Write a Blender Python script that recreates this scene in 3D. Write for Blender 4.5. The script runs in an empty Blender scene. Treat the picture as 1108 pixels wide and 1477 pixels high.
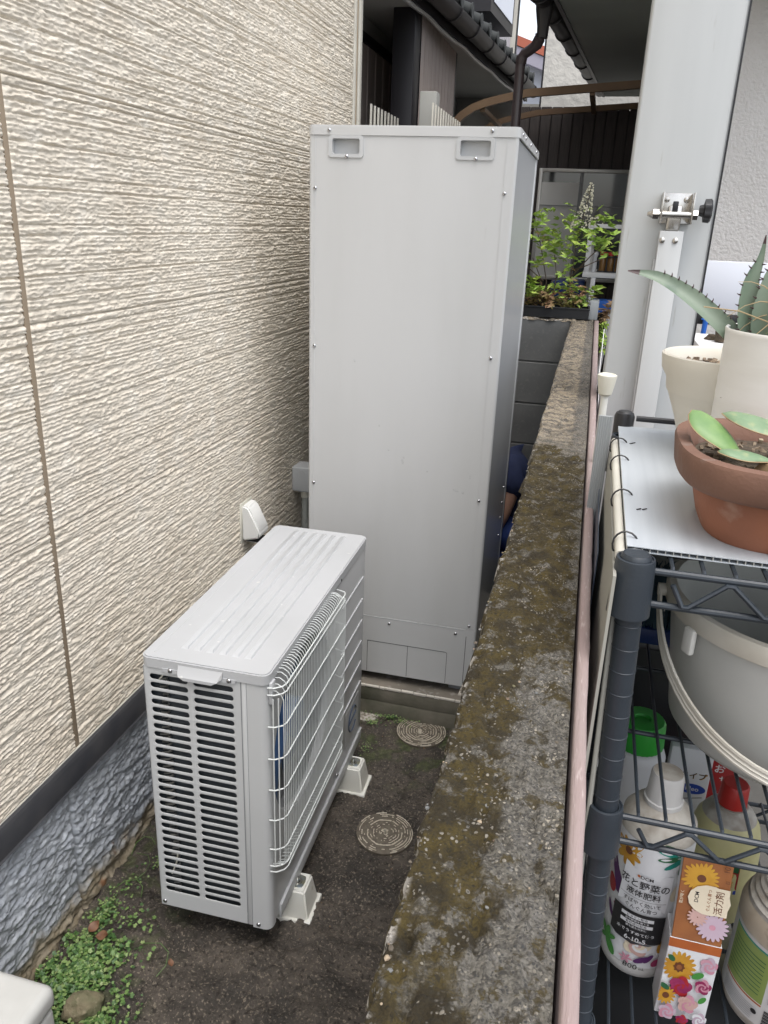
import bpy, bmesh, math, random
import numpy as np
from mathutils import Vector, Matrix, noise as mnoise
rad = math.radians
PI = math.pi
random.seed(7)
sc = bpy.context.scene
C = sc.collection

# ------------------------------------------------------------------ camera, sky, sun, exposure
cd = bpy.data.cameras.new('camera')
cam = bpy.data.objects.new('camera', cd)
C.objects.link(cam)
sc.camera = cam
yaw, pitch, roll = 0.2439, -0.3552, 0.0386
fw = Vector((-math.sin(yaw)*math.cos(pitch), math.cos(yaw)*math.cos(pitch), math.sin(pitch)))
r0 = Vector((math.cos(yaw), math.sin(yaw), 0))
u0 = r0.cross(fw)
rr = math.cos(roll)*r0 + math.sin(roll)*u0
uu = -math.sin(roll)*r0 + math.cos(roll)*u0
cam.matrix_world = Matrix(((rr.x, uu.x, -fw.x, 1.1052), (rr.y, uu.y, -fw.y, 0), (rr.z, uu.z, -fw.z, 1.7424), (0, 0, 0, 1)))
cd.sensor_fit = 'VERTICAL'
cd.sensor_height = 24
cd.sensor_width = 18
cd.lens = 1135.57/1477*24
cd.clip_start = 0.02
cd.clip_end = 400

SUN_EL, SUN_AZ = 68, 140
world = bpy.data.worlds.new("World")
sc.world = world
world.use_nodes = True
wn, wl = world.node_tree.nodes, world.node_tree.links
bg = wn['Background']
sky = wn.new('ShaderNodeTexSky')
sky.sky_type = 'NISHITA'
sky.sun_disc = False
sky.sun_elevation = rad(SUN_EL)
sky.sun_rotation = rad(SUN_AZ)
sky.air_density = 1.0
sky.dust_density = 3.0
hs = wn.new('ShaderNodeHueSaturation')
hs.inputs['Saturation'].default_value = 0.32
hs.inputs['Value'].default_value = 1.5
wl.new(sky.outputs[0], hs.inputs['Color'])
wl.new(hs.outputs[0], bg.inputs['Color'])
bg.inputs['Strength'].default_value = 0.15
sd = bpy.data.lights.new('sun', 'SUN')
sun = bpy.data.objects.new('sun', sd)
C.objects.link(sun)
sd.energy = 0.9
sd.angle = rad(40)
sd.color = (1.0, 0.975, 0.94)
az, el = rad(SUN_AZ), rad(SUN_EL)
sv = Vector((math.sin(az)*math.cos(el), math.cos(az)*math.cos(el), math.sin(el)))
sun.rotation_euler = sv.to_track_quat('Z', 'Y').to_euler()
sun.location = (0, 0, 12)
sc.view_settings.view_transform = 'Standard'
sc.view_settings.look = 'None'
sc.view_settings.gamma = 1
sc.view_settings.exposure = 0.62

# ------------------------------------------------------------------ materials
M = {}
def mat(name, col, rough=0.6, metal=0.0, col2=None, scale=8.0, detail=6.0, lo=0.35, hi=0.65, bump=0.0, bscale=60.0, bdist=0.002,
        col3=None, scale3=30.0, lo3=0.55, hi3=0.7, rough2=None, spec=0.5, stretch=(1, 1, 1), alpha=1.0, trans=0.0, coat=0.0, world_space=False):
    m = bpy.data.materials.new(name)
    m.use_nodes = True
    n, l = m.node_tree.nodes, m.node_tree.links
    b = n['Principled BSDF']
    b.inputs['Base Color'].default_value = (*col, 1)
    b.inputs['Roughness'].default_value = rough
    b.inputs['Metallic'].default_value = metal
    b.inputs['Specular IOR Level'].default_value = spec
    b.inputs['Alpha'].default_value = alpha
    b.inputs['Transmission Weight'].default_value = trans
    b.inputs['Coat Weight'].default_value = coat
    tc = n.new('ShaderNodeTexCoord')
    mp = n.new('ShaderNodeMapping')
    mp.inputs['Scale'].default_value = stretch
    if world_space:
        g = n.new('ShaderNodeNewGeometry')
        l.new(g.outputs['Position'], mp.inputs['Vector'])
    else:
        l.new(tc.outputs['Object'], mp.inputs['Vector'])
    def nz(s, d=detail):
        t = n.new('ShaderNodeTexNoise')
        t.inputs['Scale'].default_value = s
        t.inputs['Detail'].default_value = d
        l.new(mp.outputs[0], t.inputs['Vector'])
        return t
    cur = None
    if col2 is not None:
        t = nz(scale)
        mr = n.new('ShaderNodeMapRange')
        mr.inputs['From Min'].default_value = lo
        mr.inputs['From Max'].default_value = hi
        l.new(t.outputs['Fac'], mr.inputs['Value'])
        mx = n.new('ShaderNodeMix'); mx.data_type = 'RGBA'
        mx.inputs['A'].default_value = (*col, 1)
        mx.inputs['B'].default_value = (*col2, 1)
        l.new(mr.outputs[0], mx.inputs['Factor'])
        cur = mx.outputs['Result']
        if rough2 is not None:
            mr2 = n.new('ShaderNodeMapRange')
            mr2.inputs['To Min'].default_value = rough
            mr2.inputs['To Max'].default_value = rough2
            l.new(mr.outputs[0], mr2.inputs['Value'])
            l.new(mr2.outputs[0], b.inputs['Roughness'])
    if col3 is not None:
        t = nz(scale3)
        mr = n.new('ShaderNodeMapRange')
        mr.inputs['From Min'].default_value = lo3
        mr.inputs['From Max'].default_value = hi3
        l.new(t.outputs['Fac'], mr.inputs['Value'])
        mx = n.new('ShaderNodeMix'); mx.data_type = 'RGBA'
        if cur is not None:
            l.new(cur, mx.inputs['A'])
        else:
            mx.inputs['A'].default_value = (*col, 1)
        mx.inputs['B'].default_value = (*col3, 1)
        l.new(mr.outputs[0], mx.inputs['Factor'])
        cur = mx.outputs['Result']
    if cur is not None:
        l.new(cur, b.inputs['Base Color'])
    if bump > 0:
        t = nz(bscale, 5)
        bp = n.new('ShaderNodeBump')
        bp.inputs['Strength'].default_value = bump
        bp.inputs['Distance'].default_value = bdist
        l.new(t.outputs['Fac'], bp.inputs['Height'])
        l.new(bp.outputs[0], b.inputs['Normal'])
    M[name] = m
    return m

mat('siding', (.73, .665, .56), .82, col2=(.67, .60, .495), scale=3, col3=(.77, .715, .62), scale3=14, lo3=.5, hi3=.75, bump=.6, bscale=260, bdist=.0015)
mat('siding_plain', (.68, .615, .51), .82, bump=.6, bscale=90, bdist=.004, stretch=(1, .25, 1))
mat('caulk', (.30, .235, .165), .6, bump=.2, bscale=200)
mat('foundation', (.40, .43, .475), .8, col2=(.31, .33, .36), scale=5, col3=(.52, .55, .59), scale3=22, lo3=.5, hi3=.72, bump=.6, bscale=200, bdist=.0015)
mat('drip_metal', (.045, .047, .055), .42, metal=.2, col2=(.07, .07, .075), scale=12, spec=.5)
mat('trim_white', (.62, .60, .53), .5, col2=(.52, .50, .44), scale=4)
mat('tank', (.575, .58, .58), .36, col2=(.54, .545, .54), scale=2.6, lo=.42, hi=.78, stretch=(2.5, 2.5, .45), col3=(.46, .455, .44), scale3=7, lo3=.70, hi3=.82, bump=.03, bscale=700, bdist=.0005, spec=.5)
mat('tank_side', (.58, .595, .61), .22, metal=.0, spec=.5, col2=(.56, .575, .59), scale=2, bump=.06, bscale=2.5, bdist=.02)
mat('scuff', (.47, .475, .47), .55, col2=(.56, .57, .575), scale=160, lo=.4, hi=.6)
mat('tank_dark', (.03, .03, .03), .7)
mat('unit', (.53, .54, .545), .38, col2=(.50, .51, .515), scale=3, bump=.03, bscale=600, bdist=.0005)
mat('unit_lid', (.48, .49, .505), .36, col2=(.445, .455, .465), scale=4, col3=(.58, .58, .57), scale3=40, lo3=.68, hi3=.74, bump=.03, bscale=600, bdist=.0005)
mat('unit_front', (.46, .465, .47), .33, metal=.2)
mat('guard', (.66, .69, .68), .42)
mat('fin_dark', (.02, .026, .032), .45, col2=(.05, .065, .08), scale=40, lo=.5, hi=.7, stretch=(1, 1, 12))
mat('fin_metal', (.25, .26, .26), .3, metal=.9, bump=.5, bscale=40, bdist=.004)
mat('fan', (.05, .11, .24), .35, col2=(.03, .07, .15), scale=9)
mat('inside_grey', (.30, .31, .32), .5)
mat('screw', (.62, .62, .64), .25, metal=1.0)
mat('zinc', (.50, .58, .66), .26, metal=.9, col2=(.62, .60, .45), scale=60)
mat('plastic_white', (.74, .74, .70), .42, col2=(.66, .65, .59), scale=9, col3=(.36, .31, .24), scale3=25, lo3=.63, hi3=.72)
mat('plastic_ivory', (.66, .64, .55), .45)
mat('plastic_grey', (.47, .48, .48), .5)
mat('conduit', (.36, .37, .34), .55)
mat('vent', (.70, .70, .68), .4)
mat('dark_gap', (.012, .012, .013), .8)
mat('concrete_pad', (.23, .20, .165), .85, col2=(.15, .135, .11), scale=6, col3=(.30, .28, .25), scale3=30, bump=.4, bscale=120)
mat('pad_chip', (.60, .56, .50), .8, bump=.3, bscale=150)
mat('pad_side', (.20, .18, .145), .85, col2=(.10, .10, .07), scale=9, bump=.4, bscale=100)
mat('block', (.165, .168, .165), .9, col2=(.125, .128, .125), scale=5, col3=(.17, .17, .165), scale3=60, lo3=.55, hi3=.75, bump=.6, bscale=260, bdist=.002)
mat('mortar', (.17, .17, .16), .9, bump=.3, bscale=200)
mat('pink_board', (.29, .232, .22), .9, col2=(.29, .22, .21), scale=14, stretch=(3, .35, 1), col3=(.46, .38, .36), scale3=120, lo3=.6, hi3=.75, bump=.5, bscale=150)
mat('cover_cream', (.56, .51, .42), .8, col2=(.40, .35, .27), scale=60)
mat('cover_dirt', (.10, .082, .062), .85, col2=(.15, .13, .10), scale=60, bump=.6, bscale=200)
mat('cover_grey', (.50, .47, .42), .8, col2=(.20, .17, .13), scale=90, lo=.45, hi=.6, bump=.6, bscale=200)
mat('rock', (.20, .165, .105), .85, col2=(.12, .125, .065), scale=25, col3=(.33, .28, .19), scale3=60, lo3=.55, hi3=.75, bump=.7, bscale=130, bdist=.004)
mat('rock_brown', (.24, .15, .085), .85, col2=(.15, .10, .06), scale=40, bump=.6, bscale=130, bdist=.003)
mat('leaf_weed', (.085, .17, .04), .45, col2=(.15, .25, .07), scale=30, lo=.4, hi=.65, col3=(.24, .31, .12), scale3=90, lo3=.58, hi3=.7)
mat('leaf_weed_dark', (.045, .105, .03), .45, col2=(.08, .15, .045), scale=50)
mat('leaf_weed_pale', (.17, .27, .08), .45, col2=(.24, .30, .12), scale=50)
mat('dead_leaf', (.13, .055, .028), .6, col2=(.20, .105, .055), scale=60)
mat('grey_box', (.54, .54, .52), .36, col2=(.47, .47, .45), scale=10, bump=.05, bscale=500)
mat('post', (.50, .515, .515), .42, metal=.1, col2=(.47, .485, .485), scale=3, stretch=(6, 6, .6), col3=(.33, .32, .29), scale3=9, lo3=.66, hi3=.76, bump=.04, bscale=500)
mat('strut', (.51, .52, .52), .42, metal=.1, col2=(.48, .49, .49), scale=4, stretch=(5, 5, .6))
mat('steel', (.58, .56, .53), .22, metal=1.0, col2=(.45, .43, .40), scale=30)
mat('black_plastic', (.018, .018, .02), .4)
mat('rack', (.019, .025, .033), .42, col2=(.028, .036, .046), scale=12, bump=.15, bscale=300)
mat('board', (.47, .505, .54), .34, col2=(.42, .455, .49), scale=6, stretch=(14, .4, 1))
mat('board_edge', (.36, .36, .34), .6)
mat('terracotta', (.30, .115, .060), .75, col2=(.21, .085, .05), scale=9, col3=(.40, .27, .21), scale3=22, lo3=.6, hi3=.8, bump=.25, bscale=300)
mat('terracotta_rim', (.135, .070, .048), .75, col2=(.19, .10, .068), scale=14, col3=(.20, .14, .115), scale3=40, lo3=.6, hi3=.75, bump=.25, bscale=300)
mat('cream_pot', (.68, .645, .565), .42, col2=(.61, .575, .49), scale=6, bump=.1, bscale=100)
mat('white_pot', (.76, .75, .72), .42, col2=(.67, .655, .61), scale=5, stretch=(1, 1, 5), lo=.45, hi=.75, col3=(.30, .27, .23), scale3=30, lo3=.72, hi3=.78)
mat('soil', (.05, .037, .026), .9, col2=(.10, .075, .05), scale=120, bump=.8, bscale=200, bdist=.004)
mat('gravel', (.34, .27, .19), .85, col2=(.14, .10, .07), scale=90, lo=.4, hi=.6)
mat('agave', (.135, .185, .13), .48, col2=(.175, .22, .165), scale=18, col3=(.095, .14, .10), scale3=40)
mat('agave_tip', (.045, .022, .022), .5)
mat('fat_leaf', (.19, .30, .10), .45, col2=(.12, .22, .08), scale=40, col3=(.33, .40, .17), scale3=12, lo3=.55, hi3=.72)
mat('fat_leaf_grey', (.19, .28, .16), .5, col2=(.14, .22, .12), scale=40, col3=(.25, .30, .16), scale3=90)
mat('dry_leaf', (.36, .25, .14), .7, col2=(.20, .12, .065), scale=40)
mat('grass_blade', (.13, .18, .05), .5, col2=(.30, .24, .12), scale=20)
mat('grass_dry', (.40, .30, .17), .6)
mat('bucket', (.56, .57, .54), .42, col2=(.49, .50, .47), scale=5, col3=(.16, .13, .10), scale3=26, lo3=.72, hi3=.78, bump=.06, bscale=200)
mat('bucket_rim', (.62, .60, .53), .5, col2=(.50, .47, .40), scale=14)
mat('green_cap', (.03, .36, .04), .4)
mat('red_plastic', (.38, .018, .014), .4)
mat('blue_plastic', (.01, .035, .16), .45)
mat('blue_bright', (.015, .12, .50), .45)
mat('brush', (.03, .07, .10), .7)
mat('bottle_white', (.52, .52, .52), .38, col2=(.45, .445, .43), scale=12)
mat('bottle_dirty', (.42, .40, .36), .6, col2=(.27, .24, .20), scale=40, lo=.4, hi=.65, bump=.2, bscale=200)
mat('label_white', (.62, .63, .65), .35)
mat('ink', (.012, .012, .014), .4)
mat('p_orange', (.40, .11, .025), .5, col2=(.33, .085, .022), scale=30)
mat('p_orange_dull', (.27, .10, .03), .45, col2=(.21, .075, .025), scale=30)
mat('p_yellow', (.52, .29, .03), .45, col2=(.42, .20, .02), scale=50)
mat('p_brown', (.12, .04, .015), .5)
mat('p_red', (.32, .018, .022), .45)
mat('p_magenta', (.20, .012, .07), .45, col2=(.29, .03, .10), scale=60)
mat('p_pink', (.46, .19, .26), .45, col2=(.50, .27, .33), scale=60)
mat('p_palepink', (.48, .31, .28), .45)
mat('p_lilac', (.44, .34, .41), .45)
mat('p_purple', (.075, .015, .10), .45)
mat('p_green', (.05, .22, .04), .45)
mat('p_dkgreen', (.02, .10, .04), .45)
mat('p_teal', (.01, .19, .15), .45)
mat('p_cream', (.62, .55, .42), .45)
mat('p_lime', (.20, .27, .07), .45)
mat('p_blue', (.02, .06, .35), .45)
mat('dusty_olive', (.12, .115, .07), .7, col2=(.08, .075, .05), scale=20)
mat('yellow_jug', (.55, .52, .26), .45, col2=(.48, .45, .24), scale=20)
mat('jug', (.30, .24, .17), .5, col2=(.40, .36, .29), scale=16, col3=(.12, .085, .06), scale3=40, lo3=.6, hi3=.72)
mat('panel_grey', (.32, .34, .35), .45, col2=(.28, .30, .31), scale=5, stretch=(8, 8, .5), alpha=1)
mat('panel_navy', (.05, .07, .11), .35)
mat('panel_cream', (.33, .325, .29), .6)
mat('carton', (.34, .35, .33), .7, col2=(.29, .30, .285), scale=5)
mat('stucco', (.70, .685, .67), .85, col2=(.66, .64, .62), scale=2.5, bump=.8, bscale=95, bdist=.010)
mat('stucco_far', (.62, .60, .55), .85, bump=.5, bscale=14, bdist=.03)
mat('dark_wood', (.050, .042, .041), .7, col2=(.075, .064, .060), scale=10, stretch=(10, 1, .8), bump=.3, bscale=60)
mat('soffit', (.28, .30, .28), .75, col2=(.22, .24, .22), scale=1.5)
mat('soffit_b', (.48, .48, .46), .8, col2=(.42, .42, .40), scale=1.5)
mat('plaster_dk', (.38, .38, .36), .8, col2=(.32, .32, .30), scale=3)
mat('corr_taupe', (.46, .39, .36), .6, col2=(.42, .355, .325), scale=3, stretch=(4, 4, .5))
mat('corr_light', (.44, .42, .46), .5, metal=.2)
mat('corr_lilac', (.36, .34, .40), .6)
mat('black_panel', (.012, .011, .014), .5)
mat('gutter_dk', (.028, .026, .028), .42)
mat('gutter_brown', (.085, .06, .05), .4)
mat('downpipe', (.065, .05, .052), .32)
mat('tile', (.03, .034, .034), .8, bump=.2, bscale=40)
mat('brown_alu', (.20, .13, .075), .4, metal=.35, col2=(.16, .10, .06), scale=5)
mat('poly', (.26, .22, .20), .25, alpha=.25)
mat('alu', (.66, .65, .62), .35, metal=.4)
mat('glass', (.10, .11, .11), .05, spec=1.0)
mat('curtain', (.80, .80, .77), .8)
mat('white_paint', (.80, .80, .80), .5)
mat('white_wall', (.66, .69, .76), .7)
mat('red_roof', (.42, .12, .07), .7)
mat('planter', (.012, .013, .015), .45)
mat('nandina', (.36, .52, .09), .5, col2=(.26, .42, .08), scale=14, col3=(.52, .62, .14), scale3=20, lo3=.5, hi3=.65)
mat('nandina_red', (.34, .18, .11), .5, col2=(.26, .26, .08), scale=20)
mat('twig', (.09, .065, .045), .7)
mat('flower', (.52, .50, .38), .6)
mat('jar_amber', (.20, .11, .04), .2)
mat('red_lid', (.45, .03, .03), .4)
mat('skin', (.42, .24, .17), .5)
mat('navy_shirt', (.014, .022, .065), .85, col2=(.02, .03, .085), scale=14, bump=.3, bscale=30, bdist=.01)
mat('blue_jeans', (.028, .055, .20), .85, col2=(.035, .07, .25), scale=18, bump=.3, bscale=30, bdist=.01)
mat('black_hair', (.01, .008, .007), .5)
mat('far_ground', (.12, .115, .105), .9, col2=(.16, .15, .14), scale=3)
mat('paving', (.10, .095, .088), .9, col2=(.07, .068, .062), scale=5, bump=.3, bscale=80)

def node_mat(name):
    m = bpy.data.materials.new(name); m.use_nodes = True
    M[name] = m
    n, l = m.node_tree.nodes, m.node_tree.links
    return m, n, l, n['Principled BSDF']
def tnoise(n, l, vec, scale, detail=6, rough=.55):
    t = n.new('ShaderNodeTexNoise'); t.inputs['Scale'].default_value = scale; t.inputs['Detail'].default_value = detail
    t.inputs['Roughness'].default_value = rough
    l.new(vec, t.inputs['Vector']); return t.outputs['Fac']
def ramp(n, l, v, a, b, ta=0., tb=1.):
    r = n.new('ShaderNodeMapRange'); r.interpolation_type = 'SMOOTHSTEP'
    for k, x in (('From Min', a), ('From Max', b), ('To Min', ta), ('To Max', tb)): r.inputs[k].default_value = x
    l.new(v, r.inputs['Value']); return r.outputs[0]
def mixc(n, l, fac, a, b):
    x = n.new('ShaderNodeMix'); x.data_type = 'RGBA'
    if isinstance(a, tuple): x.inputs['A'].default_value = (*a, 1)
    else: l.new(a, x.inputs['A'])
    if isinstance(b, tuple): x.inputs['B'].default_value = (*b, 1)
    else: l.new(b, x.inputs['B'])
    l.new(fac, x.inputs['Factor']); return x.outputs['Result']
def mth(n, l, op, a, b=None):
    x = n.new('ShaderNodeMath'); x.operation = op
    for i, v in enumerate((a, b)):
        if v is None: continue
        if isinstance(v, (int, float)): x.inputs[i].default_value = v
        else: l.new(v, x.inputs[i])
    return x.outputs[0]

# mossy aggregate wall top
m, n, l, b = node_mat('wall_top')
g = n.new('ShaderNodeNewGeometry'); P0_ = g.outputs['Position']
sx = n.new('ShaderNodeSeparateXYZ'); l.new(P0_, sx.inputs[0])
wt_ = n.new('ShaderNodeTexNoise'); wt_.inputs['Scale'].default_value = 120; wt_.inputs['Detail'].default_value = 3; l.new(P0_, wt_.inputs['Vector'])
va = n.new('ShaderNodeVectorMath'); va.operation = 'MULTIPLY_ADD'; l.new(wt_.outputs['Color'], va.inputs[0]); va.inputs[1].default_value = (.004, .004, .004); l.new(P0_, va.inputs[2])
P = P0_; PW = va.outputs[0]
f1 = tnoise(n, l, P, 330, 6, .75)
c1 = mixc(n, l, ramp(n, l, f1, .40, .60), (.052, .047, .040), (.18, .167, .14))
c1 = mixc(n, l, ramp(n, l, tnoise(n, l, P, 24, 5), .42, .6), c1, mixc(n, l, ramp(n, l, f1, .38, .64), (.085, .080, .070), (.25, .235, .215)))
def cells(scale):
    vo = n.new('ShaderNodeTexVoronoi'); vo.inputs['Scale'].default_value = scale; l.new(PW, vo.inputs['Vector'])
    vc = n.new('ShaderNodeSeparateColor'); l.new(vo.outputs['Color'], vc.inputs[0]); return vc.outputs[0], vo.outputs['Distance']
ca, da = cells(380); cb, db = cells(760)
gran = mixc(n, l, ramp(n, l, ca, .1, .95), (.045, .041, .035), (.205, .19, .16))
gran = mixc(n, l, mth(n, l, 'MULTIPLY', ramp(n, l, cb, .55, .95), .6), gran, (.15, .138, .115))
c1 = mixc(n, l, .55, c1, gran) if False else mixc(n, l, ramp(n, l, tnoise(n, l, P, 70, 4), .3, .7, .35, .8), c1, gran)
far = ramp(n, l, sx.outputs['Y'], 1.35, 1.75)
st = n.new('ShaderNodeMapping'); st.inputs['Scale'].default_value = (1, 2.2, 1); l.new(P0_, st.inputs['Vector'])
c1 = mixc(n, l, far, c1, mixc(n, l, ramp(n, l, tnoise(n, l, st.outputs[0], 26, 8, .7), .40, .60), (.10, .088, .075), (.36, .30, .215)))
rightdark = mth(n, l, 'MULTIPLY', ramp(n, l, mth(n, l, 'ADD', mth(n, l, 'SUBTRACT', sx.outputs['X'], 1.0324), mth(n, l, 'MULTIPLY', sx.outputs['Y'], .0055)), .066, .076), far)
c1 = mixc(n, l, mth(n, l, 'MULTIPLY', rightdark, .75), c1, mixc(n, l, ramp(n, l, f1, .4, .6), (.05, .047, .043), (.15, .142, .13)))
def chip_mask(scale, a, b_, chan, lo_, hi_):
    vo = n.new('ShaderNodeTexVoronoi'); vo.inputs['Scale'].default_value = scale; l.new(PW, vo.inputs['Vector'])
    vc = n.new('ShaderNodeSeparateColor'); l.new(vo.outputs['Color'], vc.inputs[0])
    return mth(n, l, 'MULTIPLY', ramp(n, l, vo.outputs['Distance'], a, b_), ramp(n, l, vc.outputs[chan], lo_, hi_)), vc
clus = ramp(n, l, tnoise(n, l, P, 34, 4), .44, .58, .25, 1.)
ch1, vc1 = chip_mask(330, .42, .30, 0, .50, .56)
ch2, vc2 = chip_mask(240, .42, .30, 1, .74, .80)
ch2 = mth(n, l, 'MULTIPLY', ch2, ramp(n, l, tnoise(n, l, P, 30, 5), .47, .56))
ch3, vc3 = chip_mask(420, .40, .30, 2, .60, .66)
chips = mth(n, l, 'MULTIPLY', mth(n, l, 'MAXIMUM', ch1, ch2), clus)
chcol = mixc(n, l, vc1.outputs[1], (.24, .23, .21), (.44, .39, .31))
edx = mth(n, l, 'ADD', mth(n, l, 'SUBTRACT', sx.outputs['X'], 1.0324), mth(n, l, 'MULTIPLY', sx.outputs['Y'], .0055))
# moss mask: dense over the middle stretch, only the left side near the camera, gone at the far end
across_mid = ramp(n, l, edx, .098, .078, .09, .22)
across_near = ramp(n, l, edx, .075, .032, -.03, .22)
nearness = ramp(n, l, sx.outputs['Y'], .52, .78)
acr = mth(n, l, 'ADD', mth(n, l, 'MULTIPLY', across_mid, nearness), mth(n, l, 'MULTIPLY', across_near, mth(n, l, 'SUBTRACT', 1.0, nearness)))
fard = ramp(n, l, mth(n, l, 'ADD', sx.outputs['Y'], mth(n, l, 'MULTIPLY', tnoise(n, l, P, 12), .5)), 1.65, 1.95, 0., .6)
mk = mth(n, l, 'SUBTRACT', mth(n, l, 'ADD', tnoise(n, l, P, 26, 9, .68), acr), mth(n, l, 'ADD', fard, .06))
mk = ramp(n, l, mk, .47, .60)
sm_ = mth(n, l, 'MULTIPLY', ramp(n, l, tnoise(n, l, P, 62, 8, .7), .53, .60, 0., .85), mth(n, l, 'SUBTRACT', 1.0, ramp(n, l, sx.outputs['Y'], 1.3, 1.7)))
mk = mth(n, l, 'MAXIMUM', mk, sm_)
holes = ramp(n, l, tnoise(n, l, P, 48, 7, .7), .56, .62, 0., .8)
mk = mth(n, l, 'MULTIPLY', mk, mth(n, l, 'SUBTRACT', 1.0, holes))
peek = mth(n, l, 'MULTIPLY', mth(n, l, 'MAXIMUM', ch2, mth(n, l, 'MULTIPLY', ch1, ramp(n, l, tnoise(n, l, P, 44, 4), .52, .60))), .9)
mk = mth(n, l, 'MULTIPLY', mk, mth(n, l, 'SUBTRACT', 1.0, peek))
mosscol = mixc(n, l, ramp(n, l, tnoise(n, l, P, 38, 6), .35, .65), (.027, .019, .006), (.070, .050, .010))
mosscol = mixc(n, l, ramp(n, l, tnoise(n, l, P, 260, 4), .50, .68), mosscol, (.028, .022, .010))
c1 = mixc(n, l, chips, c1, chcol)
c1 = mixc(n, l, mth(n, l, 'MULTIPLY', ch3, .8), c1, (.045, .045, .045))
col = mixc(n, l, mk, c1, mosscol)
ew = mth(n, l, 'MULTIPLY', ramp(n, l, edx, .007, .001), ramp(n, l, tnoise(n, l, P, 58, 5), .54, .60))
col = mixc(n, l, mth(n, l, 'MULTIPLY', ew, ramp(n, l, f1, .3, .5)), col, (.50, .47, .43))
l.new(col, b.inputs['Base Color'])
b.inputs['Roughness'].default_value = .92
hsum = mth(n, l, 'ADD', mth(n, l, 'MULTIPLY', f1, .8), mth(n, l, 'MULTIPLY', chips, .35))
hsum = mth(n, l, 'SUBTRACT', hsum, mth(n, l, 'MULTIPLY', da, .7))
bp = n.new('ShaderNodeBump'); bp.inputs['Strength'].default_value = 1.0; bp.inputs['Distance'].default_value = .0035
l.new(hsum, bp.inputs['Height']); l.new(bp.outputs[0], b.inputs['Normal'])

# wet soil
m, n, l, b = node_mat('mud')
g = n.new('ShaderNodeNewGeometry'); P = g.outputs['Position']
sx = n.new('ShaderNodeSeparateXYZ'); l.new(P, sx.inputs[0])
c1 = mixc(n, l, ramp(n, l, tnoise(n, l, P, 7, 8, .65), .35, .65), (.036, .031, .026), (.100, .083, .067))
c1 = mixc(n, l, ramp(n, l, tnoise(n, l, P, 150, 6), .54, .66), c1, (.21, .175, .135))
c1 = mixc(n, l, ramp(n, l, tnoise(n, l, P, 85, 6), .55, .66), c1, (.026, .020, .016))
mo = mth(n, l, 'MULTIPLY', ramp(n, l, tnoise(n, l, P, 12, 8), .50, .62), ramp(n, l, sx.outputs['Y'], 1.95, 2.30))
mo2 = mth(n, l, 'MULTIPLY', ramp(n, l, tnoise(n, l, P, 16, 8), .48, .6), ramp(n, l, sx.outputs['X'], .36, .12))
mo = mth(n, l, 'MAXIMUM', mo, mth(n, l, 'MULTIPLY', mo2, .7))
c1 = mixc(n, l, mo, c1, mixc(n, l, ramp(n, l, tnoise(n, l, P, 60), .4, .6), (.040, .048, .020), (.085, .10, .04)))
l.new(c1, b.inputs['Base Color'])
wet = ramp(n, l, tnoise(n, l, P, 5, 4), .44, .60)
l.new(mth(n, l, 'SUBTRACT', .85, mth(n, l, 'MULTIPLY', wet, .42)), b.inputs['Roughness'])
bp = n.new('ShaderNodeBump'); bp.inputs['Strength'].default_value = .9; bp.inputs['Distance'].default_value = .007
l.new(tnoise(n, l, P, 170, 6, .7), bp.inputs['Height']); l.new(bp.outputs[0], b.inputs['Normal'])

# foundation base stain: brown earth splash on the lowest decimetre (stays put: it is dirt)
m = M['foundation']; n, l = m.node_tree.nodes, m.node_tree.links; b = n['Principled BSDF']
g = n.new('ShaderNodeNewGeometry'); P = g.outputs['Position']
sx = n.new('ShaderNodeSeparateXYZ'); l.new(P, sx.inputs[0])
zz = mth(n, l, 'ADD', sx.outputs['Z'], mth(n, l, 'MULTIPLY', tnoise(n, l, P, 14), -.16))
old = b.inputs['Base Color'].links[0].from_socket
c1 = mixc(n, l, ramp(n, l, zz, .03, -.04), old, mixc(n, l, ramp(n, l, tnoise(n, l, P, 30), .4, .6), (.20, .165, .11), (.29, .25, .185)))
rs = mth(n, l, 'MULTIPLY', ramp(n, l, tnoise(n, l, P, 11, 6), .60, .68), ramp(n, l, zz, .20, .02))
c1 = mixc(n, l, rs, c1, (.17, .085, .04))
l.new(c1, b.inputs['Base Color'])

# ------------------------------------------------------------------ mesh helpers
def tag(o, label=None, cat=None, group=None, kind=None):
    if label: o['label'] = label
    if cat: o['category'] = cat
    if group: o['group'] = group
    if kind: o['kind'] = kind
    return o
def thing(name, label, cat, loc=(0, 0, 0), rz=0, group=None):
    o = bpy.data.objects.new(name, None); C.objects.link(o)
    o.empty_display_size = .05
    o.location = loc; o.rotation_euler = (0, 0, rz)
    return tag(o, label, cat, group)
def finish(me, sharp=35):
    me.validate()
    me.shade_smooth()
    me.set_sharp_from_angle(angle=rad(sharp))
def link(name, me, parent=None, loc=(0, 0, 0), rot=(0, 0, 0)):
    o = bpy.data.objects.new(name, me); C.objects.link(o)
    o.location = loc; o.rotation_euler = rot
    if parent: o.parent = parent
    return o

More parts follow.
